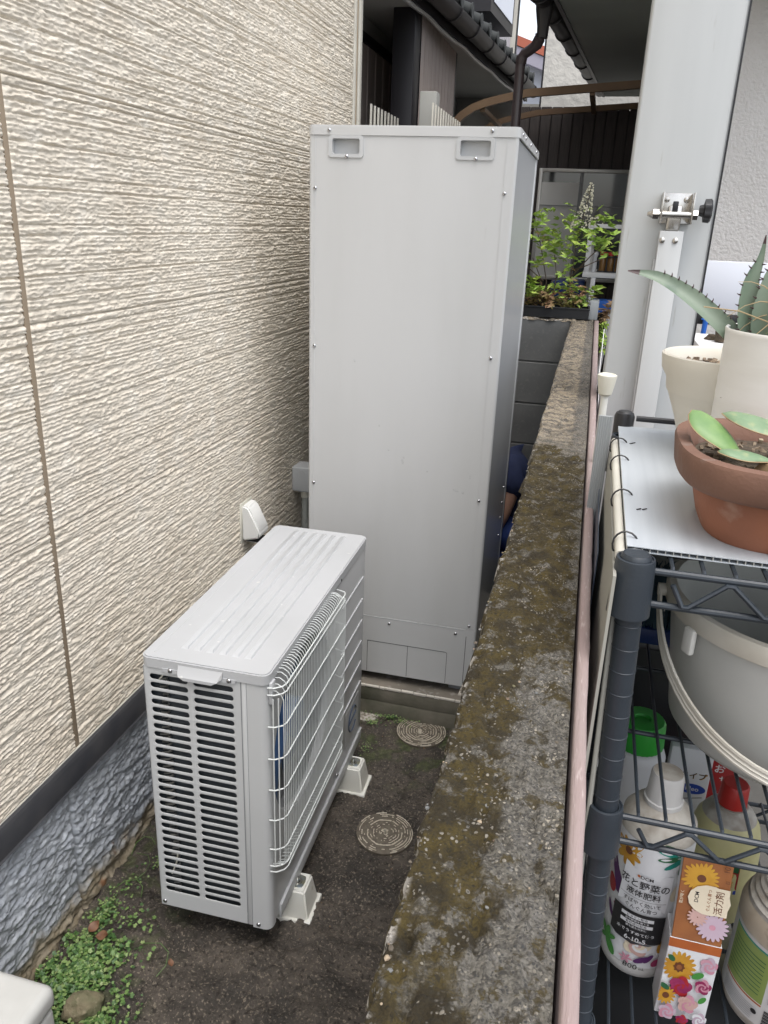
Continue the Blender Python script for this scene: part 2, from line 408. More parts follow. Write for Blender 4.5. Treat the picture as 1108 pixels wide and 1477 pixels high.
class MB:
    """collects shapes, builds one mesh"""
    def __init__(s): s.v = []; s.f = []; s.m = []; s.mats = []
    def mi(s, mt):
        if mt not in s.mats: s.mats.append(mt)
        return s.mats.index(mt)
    def add(s, vs, fs, mt):
        k = len(s.v); i = s.mi(mt)
        s.v.extend([tuple(v) for v in vs]); s.f.extend([tuple(a+k for a in f) for f in fs]); s.m.extend([i]*len(fs))
    def addbm(s, bm, mt):
        bm.verts.index_update()
        s.add([v.co[:] for v in bm.verts], [[v.index for v in f.verts] for f in bm.faces], mt); bm.free()
    def box(s, x0, x1, y0, y1, z0, z1, mt, r=0, seg=2, mx=None):
        bm = bmesh.new(); bmesh.ops.create_cube(bm, size=1)
        for v in bm.verts:
            v.co = Vector((x0+(v.co.x+.5)*(x1-x0), y0+(v.co.y+.5)*(y1-y0), z0+(v.co.z+.5)*(z1-z0)))
        if r > 0: bmesh.ops.bevel(bm, geom=bm.edges[:], offset=r, segments=seg, affect='EDGES', profile=.5)
        if mx is not None: bmesh.ops.transform(bm, matrix=mx, verts=bm.verts)
        s.addbm(bm, mt); return s
    def tube(s, pts, r, mt, n=8, cap=True, closed=False):
        pts = [Vector(p) for p in pts]; N = len(pts)
        rs = r if isinstance(r, (list, tuple)) else [r]*N
        vs = []; fs = []; up = None
        for i, p in enumerate(pts):
            a = pts[(i-1) % N] if (i > 0 or closed) else p
            c = pts[(i+1) % N] if (i < N-1 or closed) else p
            d = (c-a).normalized()
            if up is None:
                up = Vector((0, 0, 1)) if abs(d.z) < .9 else Vector((1, 0, 0))
            e = d.cross(up)
            if e.length < 1e-6: e = d.cross(Vector((1, .3, 0)))
            e.normalize(); up = e.cross(d).normalized()
            for k in range(n):
                t = 2*PI*k/n
                vs.append(p+(e*math.cos(t)+up*math.sin(t))*rs[i])
        segs = N if closed else N-1
        for i in range(segs):
            for k in range(n):
                a = i*n+k; b_ = i*n+(k+1) % n; j = (i+1) % N
                fs.append((a, b_, j*n+(k+1) % n, j*n+k))
        if cap and not closed:
            fs.append(tuple(range(n))[::-1]); fs.append(tuple((N-1)*n+k for k in range(n)))
        s.add(vs, fs, mt); return s
    def lathe(s, prof, mt, c=(0, 0, 0), n=32, mx=None, cap=True, shape=None):
        vs = []; fs = []; N = len(prof)
        for (r, z) in prof:
            for k in range(n):
                t = 2*PI*k/n
                q = shape(t) if shape else 1.
                v = Vector((r*q*math.cos(t), r*q*math.sin(t), z))
                if mx is not None: v = mx @ v
                vs.append(v+Vector(c))
        for i in range(N-1):
            for k in range(n):
                fs.append((i*n+k, i*n+(k+1) % n, (i+1)*n+(k+1) % n, (i+1)*n+k))
        if cap:
            fs.append(tuple(range(n))[::-1]); fs.append(tuple((N-1)*n+k for k in range(n)))
        s.add(vs, fs, mt); return s
    def prism(s, poly, axis, a, b, mt):
        """poly of 2D points extruded along axis from a to b"""
        def P3(p, t):
            return {0: (t, p[0], p[1]), 1: (p[0], t, p[1]), 2: (p[0], p[1], t)}[axis]
        n = len(poly)
        vs = [P3(p, a) for p in poly]+[P3(p, b) for p in poly]
        fs = [tuple(range(n))[::-1], tuple(range(n, 2*n))]+[(i, (i+1) % n, (i+1) % n+n, i+n) for i in range(n)]
        s.add(vs, fs, mt); return s
    def quad(s, a, b_, c, d, mt):
        s.add([a, b_, c, d], [(0, 1, 2, 3)], mt); return s
    def build(s, name, parent=None, local=True, sharp=35, fixn=True):
        me = bpy.data.meshes.new(name)
        off = Vector((0, 0, 0))
        if parent is not None and not local: off = Vector(parent.location)
        me.from_pydata([(v[0]-off.x, v[1]-off.y, v[2]-off.z) for v in s.v], [], s.f)
        for mt in s.mats: me.materials.append(M[mt])
        me.polygons.foreach_set('material_index', s.m)
        if fixn:
            bm = bmesh.new(); bm.from_mesh(me); bmesh.ops.recalc_face_normals(bm, faces=bm.faces); bm.to_mesh(me); bm.free()
        finish(me, sharp)
        return link(name, me, parent)

def field(ny, nx, ly, lx, seed, pw=1.0):
    """band-limited unit-variance noise by FFT; ly, lx correlation lengths in cells"""
    rg = np.random.RandomState(seed)
    w = rg.randn(ny, nx)
    fy = np.fft.fftfreq(ny)[:, None]; fx = np.fft.fftfreq(nx)[None, :]
    H = np.exp(-2*(PI**2)*((fy*ly)**2+(fx*lx)**2)*.5)
    r = np.real(np.fft.ifft2(np.fft.fft2(w)*H))
    return (r-r.mean())/(r.std()+1e-9)
def grid_mesh(name, X, Y, Z, mt, parent=None, smooth=True, flip=False):
    ny, nx = X.shape
    co = np.stack([X, Y, Z], -1).reshape(-1, 3).astype(np.float32)
    idx = np.arange(ny*nx).reshape(ny, nx)
    a = idx[:-1, :-1].ravel(); b_ = idx[:-1, 1:].ravel(); c = idx[1:, 1:].ravel(); d = idx[1:, :-1].ravel()
    f = np.stack([a, d, c, b_] if flip else [a, b_, c, d], -1).astype(np.int32)
    me = bpy.data.meshes.new(name)
    me.vertices.add(len(co)); me.vertices.foreach_set('co', co.ravel())
    me.loops.add(f.size); me.loops.foreach_set('vertex_index', f.ravel())
    me.polygons.add(len(f)); me.polygons.foreach_set('loop_start', np.arange(0, f.size, 4, dtype=np.int32))
    me.polygons.foreach_set('use_smooth', np.ones(len(f), dtype=bool))
    me.materials.append(M[mt]); me.update(calc_edges=True)
    o = bpy.data.objects.new(name, me); C.objects.link(o)
    if parent:
        o.parent = parent
    return o

# shared screw mesh (dome head with cross recess), axis +Z
s = MB(); s.lathe([(.0001, 0), (.0058, 0), (.0058, .0010), (.0050, .0026), (.0034, .0036), (.0001, .0040)], 'screw', n=14)
s.box(-.0030, .0030, -.0006, .0006, .0034, .0043, 'ink'); s.box(-.0006, .0006, -.0030, .0030, .0034, .00432, 'ink')
_so = s.build('screw'); SCREW = _so.data; bpy.data.objects.remove(_so)
def screw(parent, loc, face):
    """face: axis the head points along"""
    rot = {'-y': (rad(90), 0, 0), '+x': (0, rad(90), 0), '+z': (0, 0, 0), '+y': (rad(-90), 0, 0)}[face]
    return link('screw', SCREW, parent, loc, rot)

# ================================================================== THE SETTING
s = MB(); s.box(-60, 60, -40, 80, -.30, -.06, 'far_ground'); o = s.build('ground'); tag(o, kind='structure')
# damp soil strip between the house and the wall
d = .005
xs = np.arange(-.03, 1.05, d); ys = np.arange(.45, 3.85, d)
X, Y = np.meshgrid(xs, ys)
sh = X.shape
H = .006*field(*sh, 14, 14, 1)+.0040*field(*sh, 5, 5, 2)+.0024*np.abs(field(*sh, 2.2, 2.2, 3))+.0012*field(*sh, 1.0, 1.0, 5)
ridge = np.abs(field(*sh, 9, 22, 4)); H -= .007*np.exp(-(ridge/.07)**2)
ridge = np.abs(field(*sh, 26, 9, 44)); H -= .008*np.exp(-(ridge/.04)**2)
H += .012*np.clip((.16-X)/.16, 0, 1)
for cx_, cy_, rr_ in ((.685, 1.854, .092), (.684, 2.383, .098), (.47, 2.43, .05)):
    q = np.sqrt((X-cx_)**2+(Y-cy_)**2); H = np.where(q < rr_, -.006, H*np.clip((q-rr_)/.03, .15, 1))
# crescent cracks in the soil
for (ax_, ay_, rr_, a0, a1, dp) in ((.62, 2.05, .085, -.3, 1.1, .012), (.60, 2.03, .10, 2.2, 3.3, .008), (.42, 1.42, .12, 3.6, 4.6, .01)):
    q = np.sqrt((X-ax_)**2+(Y-ay_)**2); th = np.mod(np.arctan2(Y-ay_, X-ax_)-a0, 2*PI)
    H -= np.where(th < (a1-a0), dp*np.exp(-((q-rr_-.004*np.sin(9*th))/.0045)**2), 0)
o = grid_mesh('soil_strip', X, Y, H, 'mud'); tag(o, kind='structure')
s = MB(); s.box(1.13, 5, -1, 7, -.02, .25, 'paving', r=.01); o = s.build('paving'); tag(o, kind='structure')

# ================================================================== BEIGE HOUSE (left)
house = thing('beige_house', 'beige ribbed siding wall of the house on a blue grey rough foundation', 'house', (0, 2, 0))
def siding(y0, y1, z0, z1, seed, dy, dz):
    ys = np.linspace(y0, y1, int((y1-y0)/dy)+2); zs = np.linspace(z0, z1, int((z1-z0)/dz)+2)
    Yg, Zg = np.meshgrid(ys, zs); sh = Yg.shape
    a = field(*sh, .0027/dz, .024/dy, seed)
    b_ = field(*sh, .0020/dz, .0075/dy, seed+1)
    c = field(*sh, .0015/dz, .0026/dy, seed+2)
    rows = np.sin(2*PI*(Zg/.0088)+1.1*field(*sh, .02/dz, .06/dy, seed+3))
    n_ = .50*a+.42*b_+.20*c+.50*rows+.1
    h = .0018*np.tanh(1.5*n_)+.0006*c
    rg = random.Random(3)
    for gz in (.026, .048, .071, .095, .130, .165, .188, .212, .258, .282, .318, .340, .362, .386, .410, .434):
        zc = z0 + gz + rg.uniform(-.004, .004)
        dep = rg.uniform(.0015, .0085)
        h -= dep*np.exp(-((Zg-zc)/.0016)**2)
    # board edges drop back to the joint
    e = np.minimum(np.minimum(Zg-z0, z1-Zg)/.0022, 1); h = np.where(e < 1, -.005+(h+.005)*e, h)
    e = np.minimum(np.minimum(Yg-y0, y1-Yg)/.003, 1); h = np.where(e < 1, -.006+(h+.006)*e, h)
    o = grid_mesh('siding_board', h, Yg-2, Zg, 'siding', house)
    return o
zb = [.4906, .607, 1.062, 1.517, 1.972, 2.427, 2.700]
for i in range(len(zb)-1):
    z0, z1 = zb[i], zb[i+1]-.0022
    siding(.95, 1.3885, z0, z1, 100+i*7, .0042, .0020)
    siding(1.3995, 3.604, z0, z1, 160+i*7, .0046, .0021)
s = MB()
s.box(-.02, -.0012, 1.3865, 1.4015, .4906, 2.7, 'caulk', r=.001); s.build('caulk_joint', house, False)
s = MB(); s.box(-.03, -.0062, .5, 3.604, .4906, 2.7, 'siding_plain'); s.build('sheathing', house, False)
s = MB(); s.box(-.02, -.004, -2.5, .948, .4906, 6.2, 'siding_plain'); s.box(-.02, -.004, .948, 3.604, 2.702, 6.2, 'siding_plain')
s.build('upper_siding', house, False)
s = MB(); s.box(-6, -.03, -2.5, 3.62, 0, 6.2, 'siding_plain'); s.build('wall_core', house, False)
# end trim strip where the siding stops, and white corner moulding
s = MB(); s.box(-.012, -.0075, 3.545, 3.549, .4906, 3.6, 'caulk'); s.build('seam', house, False)
s = MB(); s.box(-.03, .006, 3.608, 3.700, .42, 6.2, 'trim_white', r=.003); s.box(-.028, .010, 3.628, 3.634, .42, 6.2, 'caulk')
s.box(-.028, .012, 3.66, 3.694, .42, 6.2, 'trim_white', r=.003)
s.build('corner_moulding', house, False)
# metal drip flashing
s = MB()
s.prism([(-.02, .4885), (.012, .4885), (.0165, .480), (.0165, .418), (.020, .4135), (.014, .412), (-.02, .412)], 1, .3, 3.70, 'drip_metal')
s.build('drip_flashing', house, False)
s = MB(); s.prism([(-.018, .4888), (.003, .4888), (.003, .4902), (-.018, .4902)], 1, .3, 3.6, 'trim_white'); s.build('starter_strip', house, False)
def found(y0, y1, seed, dd=.0036):
    ys = np.linspace(y0, y1, int((y1-y0)/dd)+2); zs = np.linspace(-.03, .4125, 142)
    Yg, Zg = np.meshgrid(ys, zs); sh = Yg.shape
    dz = .00312
    T = Yg*.5+Zg
    a = field(*sh, .0075/dz, .020/dd, seed); b_ = field(*sh, .0038/dz, .0095/dd, seed+1); c = field(*sh, .002/dz, .003/dd, seed+2)
    h = .0030*np.tanh(a)-.0022*np.exp(-(b_/.3)**2)+.0022*np.tanh(1.3*b_)+.0010*c-.003
    h += .006*np.clip((.07-Zg)/.08, 0, 1)*(1+.5*a)
    e = np.minimum(np.minimum(Yg-y0, y1-Yg)/.005, 1); h = np.where(e < 1, -.014+(h+.014)*e, h)
    return grid_mesh('foundation_panel', h, Yg-2, Zg, 'foundation', house)
found(.55, 1.342, 31); found(1.348, 3.69, 51)
s = MB(); s.box(-.03, -.0105, .3, 3.69, -.03, .4125, 'foundation'); s.build('foundation_core', house, False)

# vent hood and electrical box on the siding
t = thing('vent_hood', 'small white slanted hood screwed to the beige siding above the outdoor unit', 'vent cover', (0, 2.42, .67))
s = MB(); s.prism([(.002, .66), (.066, .675), (.072, .70), (.030, .786), (.016, .792), (.002, .792)], 1, 2.372, 2.452, 'vent')
o = s.build('hood', t, False)
bm = bmesh.new(); bm.from_mesh(o.data); bmesh.ops.bevel(bm, geom=bm.edges[:], offset=.006, segments=3, affect='EDGES'); bm.to_mesh(o.data); bm.free(); finish(o.data, 50)
s = MB(); s.box(-.006, .003, 2.362, 2.462, .652, .800, 'plastic_ivory', r=.003); s.build('gasket', t, False)
s = MB(); s.box(.012, .060, 2.380, 2.444, .6595, .6625, 'ink'); s.build('outlet', t, False)
for k in range(5):
    s = MB(); s.box(.012, .062, 2.385+k*.012, 2.388+k*.012, .655, .6595, 'plastic_grey'); s.build('louvre', t, False)

t = thing('electrical_box', 'small grey junction box with ribbed conduit on the wall beside the tank', 'junction box', (0, 2.90, .69))
s = MB(); s.box(.0, .100, 2.865, 2.955, .688, .793, 'plastic_grey', r=.007, seg=3); s.build('box_body', t, False)
s = MB(); s.lathe([(.0001, 0), (.0145, 0), (.0145, .0012), (.0125, .0012), (.0125, .0004), (.0001, .0004)], 'plastic_grey', c=(.042, 2.8645, .768), n=24, mx=Matrix.Rotation(rad(90), 4, 'X'))
s.build('knockout_plug', t, False)
s = MB(); s.lathe([(.019, .655), (.019, .688)], 'plastic_ivory', c=(.042, 2.91, 0), n=20); s.build('connector', t, False)
s = MB()
prof = []
z = .655
while z > .02:
    prof += [(.0145, z), (.0158, z-.002), (.0158, z-.004), (.0145, z-.006)]; z -= .007
s.lathe(prof[::-1], 'conduit', c=(.042, 2.91, 0), n=14); s.build('conduit', t, False)

# ================================================================== CONCRETE PAD + HOT WATER TANK
t = thing('concrete_pad', 'low concrete base slab with a pale chipped edge under the tall tank', 'slab', (.55, 2.9, 0))
s = MB()
s.box(.10, .99, 2.432, 3.36, -.03, .060, 'pad_side', r=.004)
s.box(.101, .989, 2.4325, 3.36, .060, .120, 'pad_side', r=.003)
s.box(.104, .986, 2.436, 3.357, .1195, .1225, 'concrete_pad', r=.001)
s.build('slab', t, False)
s = MB()
rg = random.Random(5); x = .10
while x < .98:
    w = rg.uniform(.012, .06); s.box(x, x+w*.96, 2.4295+rg.uniform(0, .0015), 2.438+rg.uniform(0, .003), .1175-rg.uniform(0, .003), .1240, 'pad_chip', r=.001, seg=1); x += w
s.build('chipped_edge', t, False)

tank = thing('hot_water_tank', 'tall light grey hot water storage cabinet standing on the concrete pad', 'water heater', (.2128, 2.4662, .0), .012)
W, D, ZB, ZT = .63, .81, .1598, 2.0017
def rrect(x0, x1, y0, y1, r, n=6, corners=(1, 1, 1, 1)):
    pts = []
    for (cx_, cy_, a, on) in ((x1-r, y0+r, -90, corners[0]), (x1-r, y1-r, 0, corners[1]), (x0+r, y1-r, 90, corners[2]), (x0+r, y0+r, 180, corners[3])):
        for k in range(n+1):
            t_ = rad(a+90*k/n); pts.append((cx_+r*math.cos(t_), cy_+r*math.sin(t_)))
    return pts
# front panel: a shell with rounded vertical edges wrapping 18 mm to the sides
def shell(name, x0, x1, y0, y1, z0, z1, mt, r=.016, parent=tank):
    s = MB(); s.prism(rrect(x0, x1, y0, y1, r), 2, z0, z1, mt); return s.build(name, parent)
# front panel with two real recessed handle pockets: built as strips around the pockets
zp0, zp1 = 1.922, 1.966
hx = ((.075, .162), (.462, .552))
s = MB()
s.prism(rrect(.001, W-.001, .001, .022, .010), 2, .394, zp0-.0, 'tank')
s.prism(rrect(.001, W-.001, .001, .022, .010), 2, zp1, ZT-.028, 'tank')
for a, b_, cc in ((.001, hx[0][0], 1), (hx[0][1], hx[1][0], 0), (hx[1][1], W-.001, 2)):
    if cc == 0: s.box(a, b_, .001, .022, zp0, zp1, 'tank')
    elif cc == 1: s.prism([(b_, .001)] + [(b_, .022)] + [p for p in rrect(a, b_, .001, .022, .010)[14:]], 2, zp0, zp1, 'tank')
    else: s.prism([p for p in rrect(a, b_, .001, .022, .010)[:14]] + [(a, .022), (a, .001)], 2, zp0, zp1, 'tank')
s.build('front_panel', tank, sharp=30)
# vertical fold lines near the two edges of the front panel
for xx in (.020, W-.034):
    s = MB(); s.box(xx, xx+.0016, -.0003, .002, .394, ZT-.029, 'tank'); s.build('panel_fold', tank)
s = MB(); s.prism(rrect(.006, W-.006, .0225, D-.002, .004), 2, ZB+.01, ZT-.02, 'tank_side'); s.build('body', tank)
# right side panels (thin, glossy) with a vertical lap
s = MB(); s.box(W-.0055, W-.003, .024, D-.055, ZB, ZT-.026, 'tank_side'); s.build('side_panel', tank)
s = MB(); s.box(W-.0055, W-.001, D-.053, D, ZB, ZT-.026, 'tank_side', r=.001); s.build('rear_panel', tank)
# top cover with skirt
s = MB(); s.prism(rrect(-.0025, W+.0035, -.0025, D+.002, .020), 2, ZT-.0275, ZT-.004, 'tank')
s.prism(rrect(-.0005, W+.0015, -.0005, D, .019), 2, ZT-.004, ZT, 'tank'); s.build('top_cover', tank)
s = MB(); s.prism(rrect(.002, W-.002, .0015, D-.002, .017), 2, ZT-.031, ZT-.0275, 'tank_dark'); s.build('shadow_gap', tank)
for (a, b_) in hx:
    s = MB(); g_ = .011
    # raised rounded bezel ring
    out = rrect(a-g_, b_+g_, zp0-g_*.8, zp1+g_*.7, .010, 5); inn = rrect(a+.001, b_-.001, zp0+.001, zp1-.001, .006, 5)
    N = len(out); vs = []; fs = []
    for lay, yy in ((out, .001), (out, -.0035), (inn, -.0035), (inn, .0222)):
        vs += [(p[0], yy, p[1]) for p in lay]
    for q in range(3):
        for k in range(N): fs.append((q*N+k, q*N+(k+1) % N, (q+1)*N+(k+1) % N, (q+1)*N+k))
    fs.append(tuple(range(3*N, 4*N)))
    s.add(vs, fs, 'unit'); h_ = s.build('handle', tank, sharp=50)
    screw(h_, ((a+b_)/2+.003, -.0035, zp0-.006), '-y')
for (x, z) in ((.066, 1.987), (.552, 1.990)): screw(tank, (x, -.003, z), '-y')
for (x, z) in ((.022, 1.826), (.600, 1.826), (.022, 1.348), (.600, 1.350), (.022, .877), (.600, .878), (.602, .408)): screw(tank, (x, .0, z), '-y')
for (y, z) in ((.07, ZT-.014), (.17, ZT-.014), (.38, ZT-.014), (.64, ZT-.014)): screw(tank, (W+.003, y, z), '+x')
for (y, z) in ((.66, .72), (.64, .66), (.62, .60), (.62, .52)): screw(tank, (W-.003, y, z), '+x')
s = MB(); rgs = random.Random(12)
for (x, z, a, b_, ro) in ((.335, .985, .004, .010, .2), (.338, 1.000, .003, .004, .5), (.285, 1.02, .0035, .003, 0), (.25, 1.10, .003, .004, .3), (.52, .905, .012, .004, -.4), (.545, .90, .005, .006, .2), (.42, .96, .003, .003, 0), (.16, 1.31, .003, .007, .4), (.565, .955, .003, .007, .1)):
    s.add([(x, -.00005, z)]+[(x+a*math.cos(q)*math.cos(ro)-b_*math.sin(q)*math.sin(ro), .0008, z+a*math.cos(q)*math.sin(ro)+b_*math.sin(q)*math.cos(ro)) for q in [2*PI*k/12 for k in range(12)]], [(0, 1+k, 1+(k+1) % 12) for k in range(12)], 'scuff')
o = s.build('scuff_marks', tank, fixn=False); o['kind'] = 'stuff'
# lower kick panel with scribed knock-out lines
s = MB(); s.prism(rrect(.001, W-.001, -.0005, .022, .010), 2, ZB, .3925, 'tank'); s.build('kick_panel', tank)
s = MB(); s.box(.012, W-.045, -.0012, .0, .3885, .3905, 'unit_lid'); s.build('kick_seam', tank)
s = MB()
for xa in (.234, .385, .530):
    s.box(xa, xa+.0014, -.0013, .002, ZB+.004, .290 if xa < .5 else .283, 'tank_dark')
s.box(.234, .523, -.0013, .002, .2895, .2909, 'tank_dark')
s.tube([(.523, -.0005, .2902), (.527, -.0005, .2895), (.5295, -.0005, .287), (.5305, -.0005, .283)], .0008, 'tank_dark', n=5)
s.build('knockout_lines', tank)
s = MB(); s.box(.594, .5958, -.0013, .002, .174, .366, 'tank_dark'); s.build('panel_gap', tank)
for x in (.313, .556): screw(tank, (x, -.0005, .371), '-y')
for (x, y) in ((.06, .07), (W-.06, .07), (.06, D-.07), (W-.06, D-.07)):
    s = MB(); s.box(x-.03, x+.03, y-.035, y+.035, .1225, .165, 'inside_grey', r=.003); s.build('foot', tank)
s = MB(); s.box(.01, W-.01, .03, D-.02, .150, .162, 'tank_dark'); s.build('base_plate', tank)

# ================================================================== OUTDOOR UNIT
unit = thing('outdoor_unit', 'light grey heat pump outdoor unit with white wire fan guard on the soil', 'outdoor unit', (.2317, 1.3424, 0), .0207)
AL, AW, AZ0, AZ1 = .8307, .2956, .1048, .8234
# lid with raised ribs
s = MB()
s.prism(rrect(-.003, AW+.003, -.003, AL+.003, .020, 7), 2, AZ1-.026, AZ1-.003, 'unit_lid')
s.prism(rrect(0, AW, 0, AL, .018, 7), 2, AZ1-.003, AZ1, 'unit_lid')
o = s.build('lid', unit, sharp=50)
for k in range(6):
    x = .078+k*.0305
    s = MB()
    y0, y1 = .050, AL-.030
    s.add([(x-.0085, y0, AZ1), (x-.0055, y0+.006, AZ1+.0034), (x+.0055, y0+.006, AZ1+.0034), (x+.0085, y0, AZ1),
           (x-.0085, y1, AZ1), (x-.0055, y1-.006, AZ1+.0034), (x+.0055, y1-.006, AZ1+.0034), (x+.0085, y1, AZ1)],
          [(0, 1, 5, 4), (1, 2, 6, 5), (2, 3, 7, 6), (0, 3, 2, 1), (4, 5, 6, 7)], 'unit_lid')
    s.build('rib', unit)
s = MB(); s.box(.020, .0215, .02, AL-.02, AZ1-.0004, AZ1+.0008, 'unit'); s.build('lid_crease', unit)
# grip on the near end of the lid: drop skirt and handle
s = MB()
s.prism([(.050, .8005), (.052, .7925), (.060, .790), (.215, .790), (.223, .7925), (.225, .8005)], 1, -.0042, .002, 'unit_lid')
s.build('skirt', unit)
s = MB()
vs = [(.090, -.003, .814), (.194, -.003, .814), (.194, -.010, .800), (.184, -.016, .7925), (.172, -.016, .7850), (.106, -.016, .7850), (.094, -.016, .7925), (.090, -.010, .800),
      (.096, -.003, .792), (.182, -.003, .792), (.172, -.003, .784), (.106, -.003, .784)]
s.add(vs, [(0, 7, 2, 1), (7, 6, 3, 2), (6, 5, 4, 3), (8, 11, 5, 6), (11, 10, 4, 5), (10, 9, 3, 4), (0, 8, 6, 7), (1, 2, 3, 9), (8, 0, 1, 9), (8, 9, 10, 11)], 'unit_lid')
s.build('grip', unit, sharp=25)
for x in (.070, .209): screw(unit, (x, -.0042, .797), '-y')
# near end panel with two columns of real slots
def slot_panel(x0, x1, z0, z1, cols, slots, y0, th, mt):
    s = MB()
    nseg = 5
    def cell(cx0, cx1, cz0, cz1, a, b_, c, d):   # cell rectangle with a stadium hole a..b (x), c..d (z)
        r = (d-c)/2*.98
        pts = []
        for (px_, pz_, st) in ((b_-r, c+r, -90), (b_-r, d-r, 0), (a+r, d-r, 90), (a+r, c+r, 180)):
            for k in range(nseg): pts.append((px_+r*math.cos(rad(st+90*k/(nseg-1))), pz_+r*math.sin(rad(st+90*k/(nseg-1)))))
        outp = []
        mx_, mz_ = (cx0+cx1)/2, (cz0+cz1)/2
        for i, (px_, pz_) in enumerate(pts):
            q = i//nseg; k = i % nseg
            cor = ((cx1, cz0), (cx1, cz1), (cx0, cz1), (cx0, cz0))[q]
            if k == nseg//2: outp.append(cor)
            elif q == 0: outp.append((px_ if k < 2 else cx1, cz0 if k < 2 else pz_))
            elif q == 1: outp.append((cx1 if k < 2 else px_, pz_ if k < 2 else cz1))
            elif q == 2: outp.append((px_ if k < 2 else cx0, cz1 if k < 2 else pz_))
            else: outp.append((cx0 if k < 2 else px_, pz_ if k < 2 else cz0))
        n_ = len(pts)
        vs = [(p[0], y0, p[1]) for p in outp]+[(p[0], y0+.0006, p[1]) for p in pts]+[(p[0], y0+th, p[1]) for p in pts]
        fs = []
        for i in range(n_):
            j = (i+1) % n_
            fs.append((i, j, n_+j, n_+i)); fs.append((n_+i, n_+j, 2*n_+j, 2*n_+i))
        s.add(vs, fs, mt)
    zs = [slots[0][0]]+[(slots[i][1]+slots[i+1][0])/2 for i in range(len(slots)-1)]+[slots[-1][1]]
    zs[0] -= .003; zs[-1] += .003
    xa = x0
    xm = (cols[0][1]+cols[1][0])/2
    edges = [(cols[0][0]-.004, xm), (xm, cols[1][1]+.004)]
    for (ex, (a, b_)) in zip(edges, cols):
        for i, (c, d) in enumerate(slots):
            cell(ex[0], ex[1], zs[i], zs[i+1], a, b_, c, d)
    s.quad((x0, y0, z0), (x1, y0, z0), (x1, y0, zs[0]), (x0, y0, zs[0]), mt)
    s.quad((x0, y0, zs[-1]), (x1, y0, zs[-1]), (x1, y0, z1), (x0, y0, z1), mt)
    s.quad((x0, y0, zs[0]), (edges[0][0], y0, zs[0]), (edges[0][0], y0, zs[-1]), (x0, y0, zs[-1]), mt)
    s.quad((edges[1][1], y0, zs[0]), (x1, y0, zs[0]), (x1, y0, zs[-1]), (edges[1][1], y0, zs[-1]), mt)
    return s
pitch_ = (.783-.150)/29
slots = [(.150+i*pitch_+.0036, .150+(i+1)*pitch_-.0036) for i in range(29)]
s = slot_panel(.0015, .233, AZ0, AZ1-.026, ((.016, .108), (.121, .216)), slots, .0, .0025, 'unit')
s.box(.0015, .0035, 0, .012, AZ0, AZ1-.026, 'unit')
s.build('louvred_end_panel', unit, sharp=50, fixn=False)
s = MB(); s.box(.233, .2355, .001, .006, AZ0, AZ1-.026, 'inside_grey'); s.build('panel_joint', unit)
s = MB(); s.box(.2355, .246, -.0005, .010, AZ0, AZ1-.026, 'unit', r=.001); s.build('corner_strip', unit)
s = MB(); s.box(.246, .2475, .001, .006, AZ0, AZ1-.026, 'inside_grey'); s.build('panel_joint', unit)
# rounded front corner column and fan front panel with a round opening
s = MB()
pts = [(.2475, 0)]+[(AW-.020+.020*math.cos(rad(a)), .020+.020*math.sin(rad(a))) for a in range(-90, 1, 15)]+[(AW, .030), (AW-.003, .030), (AW-.003, .022), (.2475, .004)]
s.prism(pts, 2, AZ0-.006, AZ1-.027, 'unit'); s.build('front_corner', unit, sharp=50)
def round_hole_panel(x, y0, y1, z0, z1, cy_, cz_, r, mt, parent, dep=.02):
    s = MB(); n_ = 64; vs = []; fs = []
    for k in range(n_):
        t_ = 2*PI*k/n_; c_, s_ = math.cos(t_), math.sin(t_)
        vs.append((x, cy_+r*c_, cz_+r*s_))
    for k in range(n_):
        t_ = 2*PI*k/n_; c_, s_ = math.cos(t_), math.sin(t_)
        m_ = min(((y1-cy_)/c_ if c_ > 0 else (y0-cy_)/c_) if abs(c_) > 1e-6 else 9, ((z1-cz_)/s_ if s_ > 0 else (z0-cz_)/s_) if abs(s_) > 1e-6 else 9)
        vs.append((x, cy_+m_*c_, cz_+m_*s_))
    for k in range(n_):
        t_ = 2*PI*k/n_; vs.append((x-dep, cy_+r*math.cos(t_), cz_+r*math.sin(t_)))
    for k in range(n_):
        j = (k+1) % n_; fs.append((k, n_+k, n_+j, j)); fs.append((k, j, 2*n_+j, 2*n_+k))
    for (yy, zz_) in ((y0, z0), (y1, z0), (y1, z1), (y0, z1)):
        k = min(range(n_), key=lambda q: (vs[n_+q][1]-yy)**2+(vs[n_+q][2]-zz_)**2)
        vs[n_+k] = (x, yy, zz_)
    s.add(vs, fs, mt); return s.build('fan_front_panel', parent, sharp=40)
round_hole_panel(AW-.001, .030, .515, AZ0, AZ1-.027, .252, .545, .222, 'unit_front', unit)
s = MB(); s.box(AW-.012, AW-.001, .5155, AL-.002, AZ0, AZ1-.027, 'unit_front', r=.004); s.build('service_panel', unit)
for k in range(6):
    s = MB(); z = .697-k*.0753
    s.prism([(AW-.0015, z-.0035), (AW+.0022, z-.001), (AW+.0022, z+.001), (AW-.0015, z+.0022)], 1, .572, AL-.028, 'unit_lid'); s.build('embossed_line', unit)
s = MB(); s.box(AW-.0009, AW+.0003, .64, .79, .165, .295, 'unit_front', r=.0003, seg=1)
s.tube([(AW+.0005, .715+.045*math.cos(rad(a)), .235+.042*math.sin(rad(a))) for a in range(20, 340, 20)], .0030, 'panel_navy', n=4)
s.tube([(AW+.0005, .672, .235), (AW+.0005, .755, .240)], .003, 'panel_navy', n=4)
s.build('eco_sticker', unit)
s = MB()
s.prism(rrect(.002, AW-.002, .013, AL-.002, .006), 2, AZ0+.012, AZ0+.018, 'inside_grey')
s.build('base_tray', unit)
